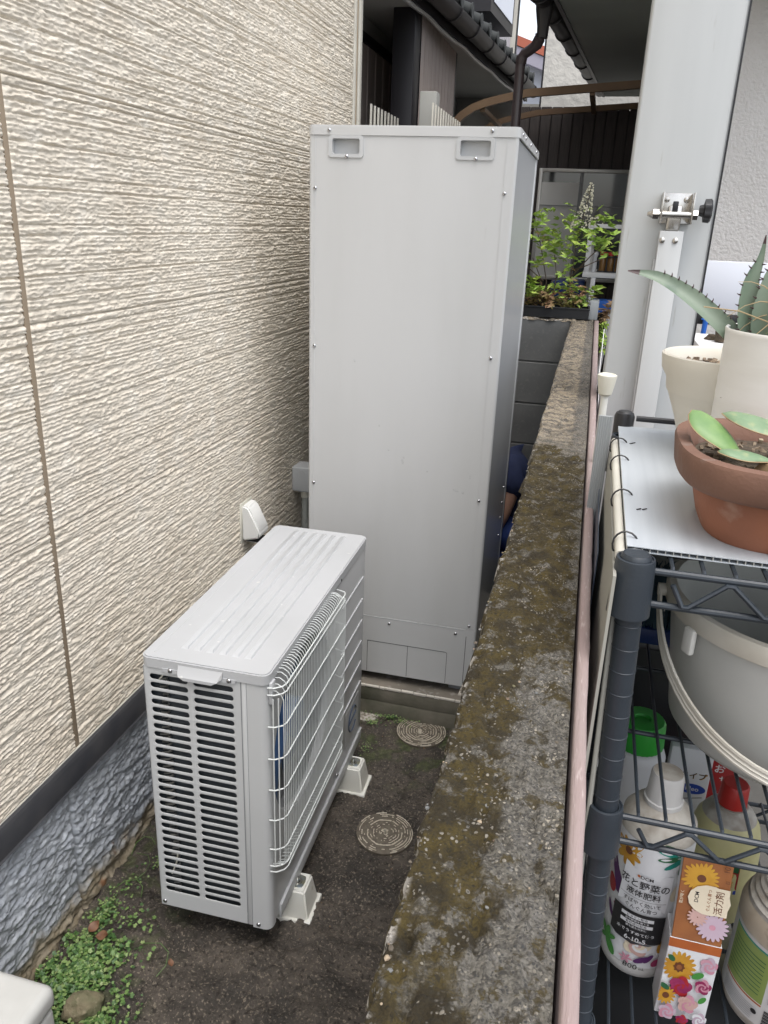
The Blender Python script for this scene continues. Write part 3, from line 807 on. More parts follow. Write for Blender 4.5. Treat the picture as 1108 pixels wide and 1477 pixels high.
s = MB(); s.box(0, .002, .004, AL-.002, AZ0, AZ1-.027, 'unit'); s.box(.0, AW-.012, AL-.004, AL-.002, AZ0, AZ1-.027, 'unit'); s.build('back_panel', unit)
s = MB(); s.box(AW-.001, AW+.0045, .055, AL-.01, AZ0-.018, AZ0+.022, 'unit', r=.001); s.box(AW-.001, AW+.0065, .055, AL-.01, AZ0+.022, AZ0+.0245, 'unit_lid', r=.0008); s.build('base_rail', unit)
# inside: coil block, bright coil edge, fan bulkhead, fan
s = MB(); s.box(.003, .232, .016, .020, .115, .79, 'fin_dark'); s.build('coil', unit)
s = MB()
for k in range(64): s.tube([(.030+.004*math.sin(k*.9)+.006*math.sin(k*.13), .013, .14+k*.010), (.046+.006*math.sin(k*.13), .012, .144+k*.010), (.052, .013, .150+k*.010)], .0030, 'fin_metal', n=4, cap=False)
s.tube([(.030, .012, .755), (.045, .010, .775), (.05, .012, .785)], .002, 'plastic_ivory', n=6)
s.tube([(.030, .010, .20), (.045, .010, .24), (.05, .010, .27)], .002, 'plastic_ivory', n=6)
s.build('coil_edge', unit)
s = MB(); s.box(.16, .164, .03, .51, .12, .79, 'inside_grey'); s.build('bulkhead', unit)
fan = MB(); fan.lathe([(.0001, .02), (.05, .02), (.055, .0), (.055, -.04)], 'fan', n=24, mx=Matrix.Rotation(rad(90), 4, 'Y'), c=(.255, .252, .545))
fan.build('fan_hub', unit)
for k in range(3):
    s = MB(); a0 = rad(120*k+20); vs = []; fs = []; nr, na = 6, 8
    for i in range(nr+1):
        for j in range(na+1):
            r_ = .05+(.205-.05)*i/nr; t_ = a0+rad(80)*j/na*(.7+.3*i/nr)+.3*i/nr
            vs.append((.235+.035*j/na-.01*i/nr, .252+r_*math.cos(t_), .545+r_*math.sin(t_)))
    for i in range(nr):
        for j in range(na): a = i*(na+1)+j; fs.append((a, a+1, a+na+2, a+na+1))
    s.add(vs, fs, 'fan'); s.build('fan_blade', unit)
# wire guard: closely spaced uprights with rounded returns top and bottom, seven cross wires
s = MB()
gy0, gy1, gz0, gz1, gx = .018, .500, .268, .812, AW+.030
N = 41
for k in range(N+1):
    y = gy0+(gy1-gy0)*k/N
    e = min(k, N-k); cut = .030*max(0, 1-e/4.)**1.5
    zt, zb_ = gz1-cut-.012, gz0+cut
    s.tube([(AW-.002, y, zt+.004), (AW+.012, y, zt+.006), (gx-.006, y, zt-.002), (gx, y, zt-.014), (gx, y, zb_+.014), (gx-.006, y, zb_+.002), (AW-.002, y, zb_-.006)], .00115, 'guard', n=5, cap=False)
for z in (.790, .772, .690, .605, .520, .435, .350, .300, .283):
    s.tube([(AW-.002, gy0-.014, z), (AW+.012, gy0-.012, z), (gx-.003, gy0, z), (gx+.0022, gy0+.014, z), (gx+.0022, gy1-.014, z), (gx-.003, gy1, z), (AW-.002, gy1+.010, z)], .0017, 'guard', n=6, cap=False)
for dy_, dx_ in ((-.012, .010), (-.006, .020)):
    s.tube([(AW+dx_, gy0+dy_, gz0+.03), (AW+dx_, gy0+dy_, gz1-.05)], .0016, 'guard', n=5)
s.build('fan_guard', unit)
s = MB(); s.box(AW-.001, AW+.008, .008, .030, .745, .800, 'unit_lid', r=.003); s.build('guard_clip', unit)
for (x, z) in ((.012, .118), (.262, .112)): screw(unit, (x, -.0005, z), '-y')
for z in (.80, .14): screw(unit, (AW, .55, z), '+x')

# mounting feet
def mount(y, label):
    t = thing('mounting_block', label, 'plastic block', (.386, y, 0), .02, 'plastic blocks under the outdoor unit')
    x0, x1 = -.20, .172
    s = MB()
    vs = [(x0, -.046, 0), (x1+.014, -.046, 0), (x1+.014, .046, 0), (x0, .046, 0), (x0, -.034, .086), (x1, -.034, .086), (x1, .034, .086), (x0, .034, .086)]
    bm = bmesh.new(); V = [bm.verts.new(v) for v in vs]
    for f in ((3, 2, 1, 0), (4, 5, 6, 7), (0, 1, 5, 4), (1, 2, 6, 5), (2, 3, 7, 6), (3, 0, 4, 7)): bm.faces.new([V[i] for i in f])
    bmesh.ops.bevel(bm, geom=bm.edges[:], offset=.0045, segments=3, affect='EDGES')
    s.addbm(bm, 'plastic_white'); s.build('block_body', t, sharp=50)
    s = MB(); s.box(x0-.01, x1+.022, -.053, .053, -.012, .006, 'plastic_white', r=.003); s.build('base_flange', t)
    s = MB(); s.lathe([(.0001, .086), (.0215, .086), (.0215, .0885), (.0001, .0885)], 'zinc', c=(x1-.030, 0, 0), n=24, shape=lambda a: 1/max(abs(math.cos(a)), abs(math.sin(a)))**.45)
    s.build('washer_plate', t)
    s = MB(); s.lathe([(.0001, .0885), (.0125, .0885), (.0125, .0900), (.0001, .0900)], 'steel', c=(x1-.030, 0, 0), n=20)
    s.lathe([(.0001, .0900), (.0075, .0900), (.0075, .094), (.0065, .095), (.0001, .095)], 'zinc', c=(x1-.030, 0, 0), n=6)
    s.tube([(x1-.030, 0, .0945), (x1-.030, 0, .101)], .0038, 'steel', n=10)
    s.build('bolt', t)
mount(1.522, 'white plastic foot under the near end of the outdoor unit')
mount(2.035, 'white plastic foot under the far end of the outdoor unit')

# ================================================================== DRAIN COVERS
def cover(x, y, r, label, seed, faint=0.0, grey=False):
    t = thing('drain_cover', label, 'drain cover', (x, y, 0), random.Random(seed).uniform(0, 6), 'round drain covers in the soil')
    s = MB(); s.lathe([(.0001, -.02), (r, -.02), (r, .0005), (r-.003, .002), (.0001, .002)], 'cover_grey' if grey else 'cover_dirt', n=48); s.build('disc', t)
    if grey: return
    rg = random.Random(seed)
    s = MB()
    for (q, wob, wd, keep) in ((.97, 0, .0022, .93-faint*.45), (.90, .002, .0016, .80-faint*.35), (.81, .008, .0022, .85-faint*.25), (.72, .010, .0016, .75-faint*.35), (.61, .014, .0024, .85-faint*.1), (.50, .012, .0016, .72-faint*.4), (.40, .016, .0018, .65-faint*.4), (.30, .012, .0016, .55-faint*.4), (.19, .01, .0016, .4-faint*.3)):
        n_ = 96; on = True; ph = rg.uniform(0, 6)
        run = []
        state = True; left = 0
        for k in range(n_+1):
            a = 2*PI*k/n_
            if left <= 0:
                state = rg.random() < keep; left = rg.randint(2, 7) if state else rg.randint(1, 3)
            left -= 1
            rr_ = r*(q+wob*2.2*max(-.5, math.cos(8*a+.4))*.45+rg.uniform(-.006, .006))
            p = (rr_*math.cos(a), rr_*math.sin(a), .0022)
            if state and k < n_: run.append(p)
            else:
                if len(run) > 1: s.tube(run, [wd*rg.uniform(.55, 1.05) for _ in run], 'cover_cream', n=5)
                run = []
    for k in range(14):
        a = rg.uniform(0, 6.3); rr_ = r*rg.uniform(0, .16); w = rg.uniform(.002, .006)
        s.box(rr_*math.cos(a)-w, rr_*math.cos(a)+w, rr_*math.sin(a)-w*.6, rr_*math.sin(a)+w*.6, .001, .0035, 'cover_cream', r=.0008, seg=1)
    s.build('raised_rings', t)
cover(.685, 1.854, .086, 'round cream ringed drain cover half lost in mud beside the near part of the wall', 3, 1.0)
cover(.684, 2.383, .090, 'round cream ringed drain cover close to the concrete pad of the tank', 4, .1)
cover(.462, 2.43, .047, 'small pale round cover peeking out behind the outdoor unit', 6, 0, True)

# ================================================================== BLOCK WALLS
wall = thing('block_wall', 'low grey concrete block wall with a mossy weathered top running along the alley', 'wall', (1.082, 2, 0))
wx0 = lambda y: 1.0324-.0055*y
d = .0022
ysw = np.arange(.12, 3.90, d)
us = np.linspace(0, 1, 58)
U, Yg = np.meshgrid(us, ysw); sh = U.shape
Wt = .0991
prof_drop = np.where(U < .035, ((.035-U)/.035)**1.5*.022, 0)
X = wx0(Yg)+U*Wt
n1 = field(*sh, 10, 5, 71); n2 = field(*sh, 3.0, 2.0, 72); n3 = field(*sh, 1.2, .9, 73); n4 = field(*sh, 34, 9, 74)
Z = 1.3408+.0016*n4+.0011*n1+.0009*n2+.0006*n3-prof_drop
edge = np.clip((.10-U)/.10, 0, 1)
X = X+edge*(.0012*n1+.0016*n2+.0010*n3)
Z = Z-edge*np.clip(n2+.6*n1, 0, 3)*.0030
pit = np.clip(field(*sh, 5, 3, 75)-1.5, 0, 2); Z -= pit*.004
# broken hollow near the right edge of the near end
for (hx_, hy_, rx_, ry_, dp) in ((1.113, .86, .020, .045, .010), (1.118, .80, .012, .03, .006), (1.10, 1.55, .012, .03, .004)):
    q = ((X-hx_)/rx_)**2+((Yg-hy_)/ry_)**2; Z -= dp*np.exp(-q*1.2)*(1+.4*n1)
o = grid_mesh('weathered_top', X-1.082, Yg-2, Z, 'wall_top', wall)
def blockmesh(L, Hh, T, mt='block'):
    s = MB(); s.box(-L/2, L/2, -T/2, T/2, -Hh/2, Hh/2, mt, r=.003, seg=1)
    o = s.build('concrete_block'); me = o.data; bpy.data.objects.remove(o); return me
BM = blockmesh(.392, .192, .098)
BMH = blockmesh(.192, .192, .098)
ang = PI/2+.0055
for c_ in range(7):
    zc = 1.318-.096-c_*.2
    if c_ == 6: continue
    k = 0; y = .11+(.2 if c_ % 2 else 0)
    while y+.39 < 3.8:
        link('concrete_block', BM, wall, (wx0(y+.2)+.0495-1.082, y+.2-2, zc), (0, 0, ang)); y += .4
s = MB(); s.prism([(1.0355, .13), (1.125, .13), (1.105, 3.796), (1.0155, 3.796)], 2, -.1, 1.3165, 'mortar'); s.build('mortar_core', wall, False)

cross = thing('cross_wall', 'dark concrete block wall closing the alley behind the tank', 'wall', (.5, 3.85, 0))
BM2 = blockmesh(.394, .194, .098)
for c_ in range(7):
    zc = 1.338-.099-c_*.2
    for i in range(-1, 4):
        x = .83-i*.4
        if x+.197 > 1.135 or x-.197 < -.4: continue
        link('concrete_block', BM2, cross, (x-.5, 3.797+.0495-3.85, zc), (0, 0, 0))
s = MB(); s.box(-.3, 1.02, 3.802, 3.89, -.1, 1.334, 'mortar'); s.build('mortar_core', cross, False)
# worn top of the cross wall
xs = np.arange(-.3, 1.055, .005); ys2 = np.arange(3.794, 3.902, .004)
Xg, Yg2 = np.meshgrid(xs, ys2); sh = Xg.shape
Zg = 1.3395+.0022*field(*sh, 3, 3, 91)+.001*field(*sh, 1, 1, 92); Zg[0, :] -= .006; Zg[-1, :] -= .006
grid_mesh('worn_top', Xg-.5, Yg2-3.85+.003*field(*sh, 2, 2, 93), Zg, 'wall_top', cross)

# pinkish board along the right face of the wall
s = MB(); rg = random.Random(2)
y = .25; pr = None
n_ = 150; L0, L1 = [], []
for i in range(n_+1):
    y = .12+(3.80-.12)*i/n_
    xa = 1.1345-.0055*y+.0005; w_ = .0095+.0026*y+rg.uniform(-.0007, .0007)
    L0.append((xa, y)); L1.append((xa+w_, y))
vs = []; fs = []
for i in range(n_+1):
    for (xx, zz_) in ((L0[i][0], .26), (L0[i][0], 1.344), (L0[i][0]+.002, 1.3465), (L1[i][0]-.002, 1.3465+rg.uniform(-.0006, .0006)), (L1[i][0], 1.344), (L1[i][0], .26)):
        vs.append((xx, L0[i][1], zz_))
for i in range(n_):
    for k in range(5): a = i*6+k; fs.append((a, a+1, a+7, a+6))
fs.append(tuple(range(6))); fs.append(tuple(n_*6+k for k in range(6))[::-1])
s.add(vs, fs, 'pink_board'); o = s.build('edge_board', sharp=60)
tag(o, 'long thin pinkish board standing along the right face of the mossy wall', 'board')

# ================================================================== PERSON crouching behind the tank
def skin_body(name, verts, edges, radii, mt, parent, lv=2, root=0):
    me = bpy.data.meshes.new(name); me.from_pydata(verts, edges, []); o = bpy.data.objects.new(name, me); C.objects.link(o)
    md = o.modifiers.new('skin', 'SKIN'); md.use_smooth_shade = True
    for i, r_ in enumerate(radii):
        v = me.skin_vertices[0].data[i]; v.radius = (r_, r_) if not isinstance(r_, tuple) else r_; v.use_root = (i == root)
    sb = o.modifiers.new('sub', 'SUBSURF'); sb.levels = lv; sb.render_levels = lv
    dg = bpy.context.evaluated_depsgraph_get()
    nm = bpy.data.meshes.new_from_object(o.evaluated_get(dg)); bpy.data.objects.remove(o)
    nm.materials.clear(); nm.materials.append(M[mt])
    for p in nm.polygons: p.use_smooth = True
    return link(name, nm, parent)
per = thing('person', 'person in navy short sleeves and blue trousers crouching behind the tank at the cross wall', 'person', (.80, 3.52, 0))
def L(p): return (p[0]-.80, p[1]-3.52, p[2])
J = dict(pel=(.90, 3.60, .36), wa=(.90, 3.59, .50), ch=(.865, 3.585, .615), nk=(.735, 3.585, .69), hd=(.67, 3.585, .775), ht=(.63, 3.585, .835),
         ls=(.850, 3.47, .675), le=(.815, 3.42, .50), lw=(.755, 3.405, .34), lh=(.70, 3.40, .27),
         rs=(.82, 3.70, .67), re=(.73, 3.72, .53), rw=(.66, 3.69, .38), rh=(.62, 3.67, .31),
         lk=(.68, 3.45, .44), la=(.84, 3.47, .10), lt=(.73, 3.45, .045), lhp=(.88, 3.52, .37),
         rk=(.68, 3.68, .44), ra=(.84, 3.68, .10), rt=(.73, 3.68, .045), rhp=(.88, 3.66, .37))
names_ = list(J); ix = {k: i for i, k in enumerate(names_)}
ed = [('pel', 'wa'), ('wa', 'ch'), ('ch', 'nk'), ('nk', 'hd'), ('hd', 'ht'), ('ch', 'ls'), ('ls', 'le'), ('le', 'lw'), ('lw', 'lh'), ('ch', 'rs'), ('rs', 're'), ('re', 'rw'), ('rw', 'rh'),
      ('pel', 'lhp'), ('lhp', 'lk'), ('lk', 'la'), ('la', 'lt'), ('pel', 'rhp'), ('rhp', 'rk'), ('rk', 'ra'), ('ra', 'rt')]
R_ = dict(pel=.115, wa=.105, ch=.115, nk=.055, hd=.085, ht=.07, ls=.055, le=.040, lw=.028, lh=.03, rs=.055, re=.040, rw=.028, rh=.03, lk=.062, la=.04, lt=.035, lhp=.08, rk=.062, ra=.04, rt=.035, rhp=.08)
skin_body('body', [L(J[k]) for k in names_], [(ix[a], ix[b_]) for a, b_ in ed], [R_[k]*.93 for k in names_], 'skin', per)
def sub(keys, edges, rads, name, mt):
    ii = {k: i for i, k in enumerate(keys)}
    return skin_body(name, [L(J[k]) for k in keys], [(ii[a], ii[b_]) for a, b_ in edges], rads, mt, per)
J['nkc'] = (.785, 3.585, .69); J['lsm'] = (.820, 3.43, .575); J['rsm'] = (.745, 3.715, .60)
sub(['pel', 'wa', 'ch', 'ls', 'lsm', 'rs', 'rsm', 'nkc'], [('pel', 'wa'), ('wa', 'ch'), ('ch', 'ls'), ('ls', 'lsm'), ('ch', 'rs'), ('rs', 'rsm'), ('ch', 'nkc')], [.112, .118, .135, .086, .070, .080, .066, .085], 'shirt', 'navy_shirt')
J['pel2'] = (.90, 3.60, .33)
sub(['pel2', 'lhp', 'lk', 'la', 'rhp', 'rk', 'ra'], [('pel2', 'lhp'), ('lhp', 'lk'), ('lk', 'la'), ('pel2', 'rhp'), ('rhp', 'rk'), ('rk', 'ra')], [.125, .095, .075, .052, .095, .075, .052], 'trousers', 'blue_jeans')
sub(['hd', 'ht'], [('hd', 'ht')], [.088, .078], 'hair', 'black_hair')
for (ky, kt) in (('la', 'lt'), ('ra', 'rt')):
    J['h'] = (J[ky][0]+.03, J[ky][1], .04)
    sub(['h', kt], [('h', kt)], [.042, .040], 'shoe', 'black_plastic')
for side, hk in ((1, 'lh'), (-1, 'rh')):
    s = MB(); hx_, hy_, hz_ = L(J[hk])
    for f in range(4):
        yy = hy_+(f-1.5)*.017; ln = (.030, .036, .033, .025)[f]
        s.tube([(hx_-.01, yy, hz_-.012), (hx_-.03, yy, hz_-.035), (hx_-.032-.3*ln, yy, hz_-.04-ln)], [.0085, .008, .006], 'skin', n=8)
    s.tube([(hx_+.005, hy_+.03*side, hz_-.0), (hx_-.01, hy_+.045*side, hz_-.03), (hx_-.02, hy_+.04*side, hz_-.055)], [.010, .009, .007], 'skin', n=8)
    s.build('fingers', per)

# ================================================================== WEEDS, ROCKS, DEAD LEAVES, GREY BOX
rg = random.Random(11)
def weedpatch():
    V = []; F = []; MI = []
    def leaf(x, y, z, r, tilt, az_):
        nrm = Matrix.Rotation(az_, 3, 'Z') @ Matrix.Rotation(tilt, 3, 'X')
        k0 = len(V); n_ = 10
        V.append(tuple(Vector((x, y, z))))
        for k in range(n_):
            a = 2*PI*k/n_
            q = r*(1 if k % 2 else .80) * (.45 if k == 0 else 1)
            v = nrm @ Vector((q*math.cos(a), q*math.sin(a), .12*r*(1 if k % 2 else 0)))
            V.append((x+v.x, y+v.y, z+v.z))
        tone = rg.choice((0, 0, 1, 1, 2)) if r > .004 else rg.choice((1, 2, 2))
        for k in range(n_): F.append((k0, k0+1+k, k0+1+(k+1) % n_)); MI.append(tone)
        if rg.random() < .5:
            k1 = len(V); V.extend([(x-.0004, y, z), (x+.0004, y, z), (x+rg.uniform(-.006, .006), y+rg.uniform(-.006, .006), 0)]); F.append((k1, k1+1, k1+2)); MI.append(1)
    def put(cx_, cy_, sx_, sy_, n_, r0_, r1_, zz_=.02, rot=0):
        for _ in range(n_):
            a = rg.uniform(0, 2*PI); q = abs(rg.gauss(0, .55)); q = min(q, 1.35)
            dx_, dy_ = q*math.cos(a)*sx_, q*math.sin(a)*sy_
            x = cx_+dx_*math.cos(rot)-dy_*math.sin(rot); y = cy_+dx_*math.sin(rot)+dy_*math.cos(rot)
            if x < .012: x = .012+rg.uniform(0, .02)
            den = mnoise.noise(Vector((x*22, y*22, 3)))
            if den < -.34: continue
            leaf(x, y, zz_*rg.uniform(.35, 1.25)+.006, rg.uniform(r0_, r1_), rg.uniform(0, .7), rg.uniform(0, 6.3))
    put(.105, 1.17, .100, .16, 2600, .0030, .0072, .026, -.3)
    put(.19, 1.08, .09, .10, 1100, .0030, .0060, .018)
    put(.06, 1.33, .035, .15, 420, .0028, .0048, .018)
    put(.10, 1.00, .10, .09, 900, .0034, .0062, .022)
    put(.50, 2.37, .05, .03, 60, .0022, .004, .008)
    put(.55, 2.415, .11, .012, 90, .0022, .0042, .012)
    put(.60, 2.41, .06, .03, 60, .002, .0035, .006)
    put(.52, 2.22, .03, .05, 40, .002, .0034, .006)
    put(.10, 1.55, .03, .12, 60, .0024, .0040, .010)
    me = bpy.data.meshes.new('creeping_weeds'); me.from_pydata(V, [], F); [me.materials.append(M[q]) for q in ('leaf_weed', 'leaf_weed_dark', 'leaf_weed_pale')]; me.polygons.foreach_set('material_index', MI); me.update()
    for p in me.polygons: p.use_smooth = False
    return link('creeping_weeds', me)
tag(weedpatch(), 'low bright green round leaved weeds spreading at the foot of the foundation', 'weeds', kind='stuff')
s = MB()
for (x, y, a, ln) in ((.075, 1.47, .3, .10), (.12, 1.42, 1.4, .09), (.28, 1.22, .6, .11), (.06, 1.60, 2.2, .07)):
    p = [(x+ln*q*math.cos(a+q*1.8), y+ln*q*math.sin(a+q*1.8), .012+.02*math.sin(PI*q)) for q in (0, .25, .5, .75, 1)]
    s.tube(p, .0009, 'leaf_weed', n=4)
o = s.build('weed_runners'); tag(o, 'thin green weed runners looping over the soil', 'weeds', kind='stuff')

def rockmesh(name, loc, sc_, seed, mt, label):
    bm = bmesh.new(); bmesh.ops.create_icosphere(bm, subdivisions=4, radius=1)
    for v in bm.verts:
        p = v.co.normalized()
        q = 1+.30*mnoise.noise(p*1.3+Vector((seed, 0, 0)))+.13*mnoise.noise(p*3.4+Vector((0, seed, 0)))+.05*mnoise.noise(p*9)
        q = round(q*9)/9*.35+q*.65
        v.co = Vector((p.x*q*sc_[0], p.y*q*sc_[1], p.z*q*sc_[2]))
    s = MB(); s.addbm(bm, mt); o = s.build(name, sharp=60); o.location = loc; tag(o, label, 'stone'); return o
rockmesh('stone', (.168, 1.092, .030), (.042, .033, .034), 4.2, 'rock', 'fist sized mossy grey tan stone lying among the weeds').rotation_euler = (.2, .1, .6)
rockmesh('stone', (.193, 1.038, .016), (.036, .024, .018), 8.9, 'rock_brown', 'flat brown stone below the mossy stone at the photo edge').rotation_euler = (0, .1, .3)
def deadleaf(x, y, a, sz, label):
    vs = []; fs = []
    for i in range(7):
        q = i/6; w = sz*.36*math.sin(PI*min(1, q*1.02))**.8
        for j in (-1, 0, 1):
            vs.append((sz*(q-.5), j*w, .004+.10*sz*(j*j)+.25*sz*(q-.5)**2))
    for i in range(6):
        for j in (0, 1): k = i*3+j; fs.append((k, k+1, k+4, k+3))
    s = MB(); s.add(vs, fs, 'dead_leaf'); o = s.build('dead_leaf'); o.location = (x, y, .034); o.rotation_euler = (.35, -.3, a); tag(o, label, 'dead leaf'); return o
deadleaf(.070, 1.285, 1.2, .034, 'curled rust red dead leaf on the weeds against the foundation')
deadleaf(.108, 1.268, .2, .034, 'pale brown dead leaf standing among the weeds right of the rusty one')
deadleaf(.305, 1.245, 2.2, .020, 'small brown dead leaf on bare mud beside the corner of the outdoor unit')

t = thing('meter_box', 'rounded off white plastic box cover at the lower left photo corner', 'box', (.15, .68, 0))
s = MB(); s.box(.012, .268, .30, .915, .300, .352, 'grey_box', r=.018, seg=5); s.build('lid', t, False)
s = MB(); s.box(.018, .262, .306, .909, -.02, .2965, 'grey_box', r=.012, seg=4); s.build('base', t, False)

# small crumbs: pebbles on the soil and loose grit on the wall top
def crumbs(name, n_, fn, mts, parent=None, seed=1):
    rg = random.Random(seed); s = MB()
    for _ in range(n_):
        (x, y, z, w) = fn(rg)
        bm = bmesh.new(); bmesh.ops.create_icosphere(bm, subdivisions=1, radius=w)
        for v in bm.verts: v.co = Vector((v.co.x*rg.uniform(.6, 1.3)+x, v.co.y*rg.uniform(.6, 1.3)+y, v.co.z*rg.uniform(.4, .8)+z))
        s.addbm(bm, rg.choice(mts))
    o = s.build(name, parent, False, sharp=30, fixn=False); o['kind'] = 'stuff'; return o
o = crumbs('pebbles', 420, lambda r: (r.uniform(.05, 1.0), r.uniform(1.0, 2.42), .003, r.uniform(.0008, .0030)), ['rock', 'rock_brown', 'cover_dirt', 'gravel'], None, 3)
tag(o, 'scattered small pebbles and crumbs pressed into the damp soil', 'pebbles')
def wl_(r):
    y = .2+3.4*r.random()**1.8; u = r.random(); 
    if r.random() < .35: u = r.random()**2*.12+.01
    return (1.0324-.0055*y+.097*u, y, 1.3405, r.uniform(.0007, .0021))
crumbs('loose_grit', 260, wl_, ['gravel', 'mortar', 'block', 'block', 'rock', 'cover_dirt'], wall, 9)

# ================================================================== RIGHT SIDE: carport post, strut, bracket
t = thing('carport_post', 'wide light grey aluminium carport post rising beyond the rack', 'post', (1.24, 2.08, 0))
s = MB(); s.prism(rrect(1.147, 1.3405, 2.006, 2.13, .006, 3), 2, .25, 4.2, 'post'); s.build('profile', t, False)
s = MB(); s.box(1.3385, 1.3425, 2.003, 2.006, .25, 4.2, 'ink'); s.build('edge_gasket', t, False)
t = thing('support_leg', 'flat grey aluminium support leg hanging from the steel bracket on the carport post', 'support leg', (1.25, 1.98, .25))
s = MB(); s.box(1.227, 1.278, 1.962, 1.990, .25, 1.742, 'strut', r=.0015); s.build('leg', t, False)
s = MB(); s.box(1.2235, 1.2268, 1.975, 2.004, .25, 1.68, 'strut', r=.0008); s.build('side_lip', t, False)
for (x, z) in ((1.262, 1.722), (1.234, 1.722)):
    s = MB(); s.lathe([(.0001, 0), (.0065, 0), (.0060, .003), (.003, .0048), (.0001, .005)], 'steel', c=(x, 1.962, z), n=16, mx=Matrix.Rotation(rad(90), 4, 'X')); s.build('rivet', t, False)
t = thing('clamp_bracket', 'stainless bracket with cross bolt and black knob on the carport post', 'bracket', (1.255, 1.99, 1.75))
s = MB(); s.box(1.222, 1.290, 2.000, 2.0045, 1.757, 1.822, 'steel', r=.0015); s.build('back_plate', t, False)
for x in (1.222, 1.2865):
    s = MB(); s.box(x, x+.0035, 1.950, 2.003, 1.757, 1.822, 'steel', r=.001); s.build('cheek', t, False)
s = MB(); s.tube([(1.200, 1.962, 1.776), (1.300, 1.962, 1.776)], .0068, 'steel', n=14); s.tube([(1.206, 1.962, 1.776), (1.218, 1.962, 1.776)], .0115, 'steel', n=6)
s.tube([(1.194, 1.962, 1.776), (1.206, 1.962, 1.776)], [.004, .0095], 'steel', n=12); s.tube([(1.290, 1.962, 1.776), (1.300, 1.962, 1.776)], .011, 'steel', n=6); s.build('cross_bolt', t, False)
s = MB(); s.lathe([(.0001, 0), (.010, 0), (.012, .008), (.0225, .010), (.0235, .022), (.020, .0255), (.0001, .0255)], 'black_plastic', c=(1.302, 1.962, 1.786), n=36, mx=Matrix.Rotation(rad(90), 4, 'Y'), shape=lambda a: 1+.07*math.cos(6*a)); s.build('knob', t, False)
for x in (1.234, 1.276):
    s = MB(); s.lathe([(.0001, 0), (.0065, 0), (.0055, .0035), (.0001, .005)], 'steel', c=(x, 2.000, 1.808), n=16, mx=Matrix.Rotation(rad(90), 4, 'X')); s.build('rivet', t, False)
s = MB(); s.box(1.238, 1.268, 1.970, 1.999, 1.742, 1.795, 'steel', r=.004); s.box(1.246, 1.258, 1.966, 1.972, 1.782, 1.804, 'ink', r=.002); s.build('hinge_tongue', t, False)

# white pole with a cup cap behind the rack
t = thing('white_pole', 'thin white plastic pole with a cone shaped cap behind the wire rack', 'pole', (1.142, 1.42, .25))
s = MB(); s.tube([(1.142, 1.42, .25), (1.142, 1.42, 1.475)], .0065, 'plastic_white', n=14); s.build('shaft', t, False)
s = MB(); s.lathe([(.0085, 1.468), (.0115, 1.471), (.0165, 1.500), (.0165, 1.504), (.013, 1.506), (.011, 1.504), (.0001, 1.504)], 'plastic_ivory', c=(1.142, 1.42, 0), n=24); s.build('cap', t, False)

# ================================================================== WIRE RACK
rack = thing('wire_rack', 'dark grey coated wire shelving rack holding pots, bucket and bottles', 'rack', (1.18, .95, .25))
PX = lambda z: 1.172+(1.452-z)*.034
FY, BY = .722, 1.205
SH = ((1.445, 1.413), (1.160, 1.130), (.845, .815), (.55, .52))
RX = .62
for (fx_, yy) in ((0, FY), (0, BY), (RX, FY), (RX, BY)):
    s = MB(); s.tube([(PX(.25)+fx_, yy, .25), (PX(1.44)+fx_, yy, 1.44)], .0127, 'rack', n=24); o = s.build('pole', rack, False)
    s = MB()
    z = 1.384
    while z > .3:
        s.lathe([(.0126, -.0008), (.01325, 0), (.0126, .0008)], 'rack', c=(PX(z)+fx_, yy, z), n=24, cap=False); z -= .0254
    o = s.build('height_grooves', rack, False); o['kind'] = 'stuff'
    for (za, zb_) in SH:
        s = MB(); cx_ = PX(za)+fx_
        s.lathe([(.0140, -.052), (.0205, -.050), (.0205, -.048), (.0185, .004), (.0178, .0075), (.0160, .0080), (.0158, .0065), (.0132, .0065)], 'rack', c=(cx_, yy, za), n=32, cap=False); s.build('collar', rack, False)
    s = MB(); s.lathe([(.0145, 1.443), (.0150, 1.4465), (.0140, 1.4545), (.0120, 1.4570), (.0110, 1.4563), (.0001, 1.4563)], 'rack', c=(PX(1.45)+fx_, yy, 0), n=32) if yy == FY else s.lathe([(.0150, 1.425), (.0155, 1.468), (.0135, 1.4735), (.0110, 1.4745), (.0100, 1.4760), (.0001, 1.4760)], 'black_plastic', c=(PX(1.45)+fx_, BY+.062, 0), n=32)
    s.build('end_cap', rack, False)
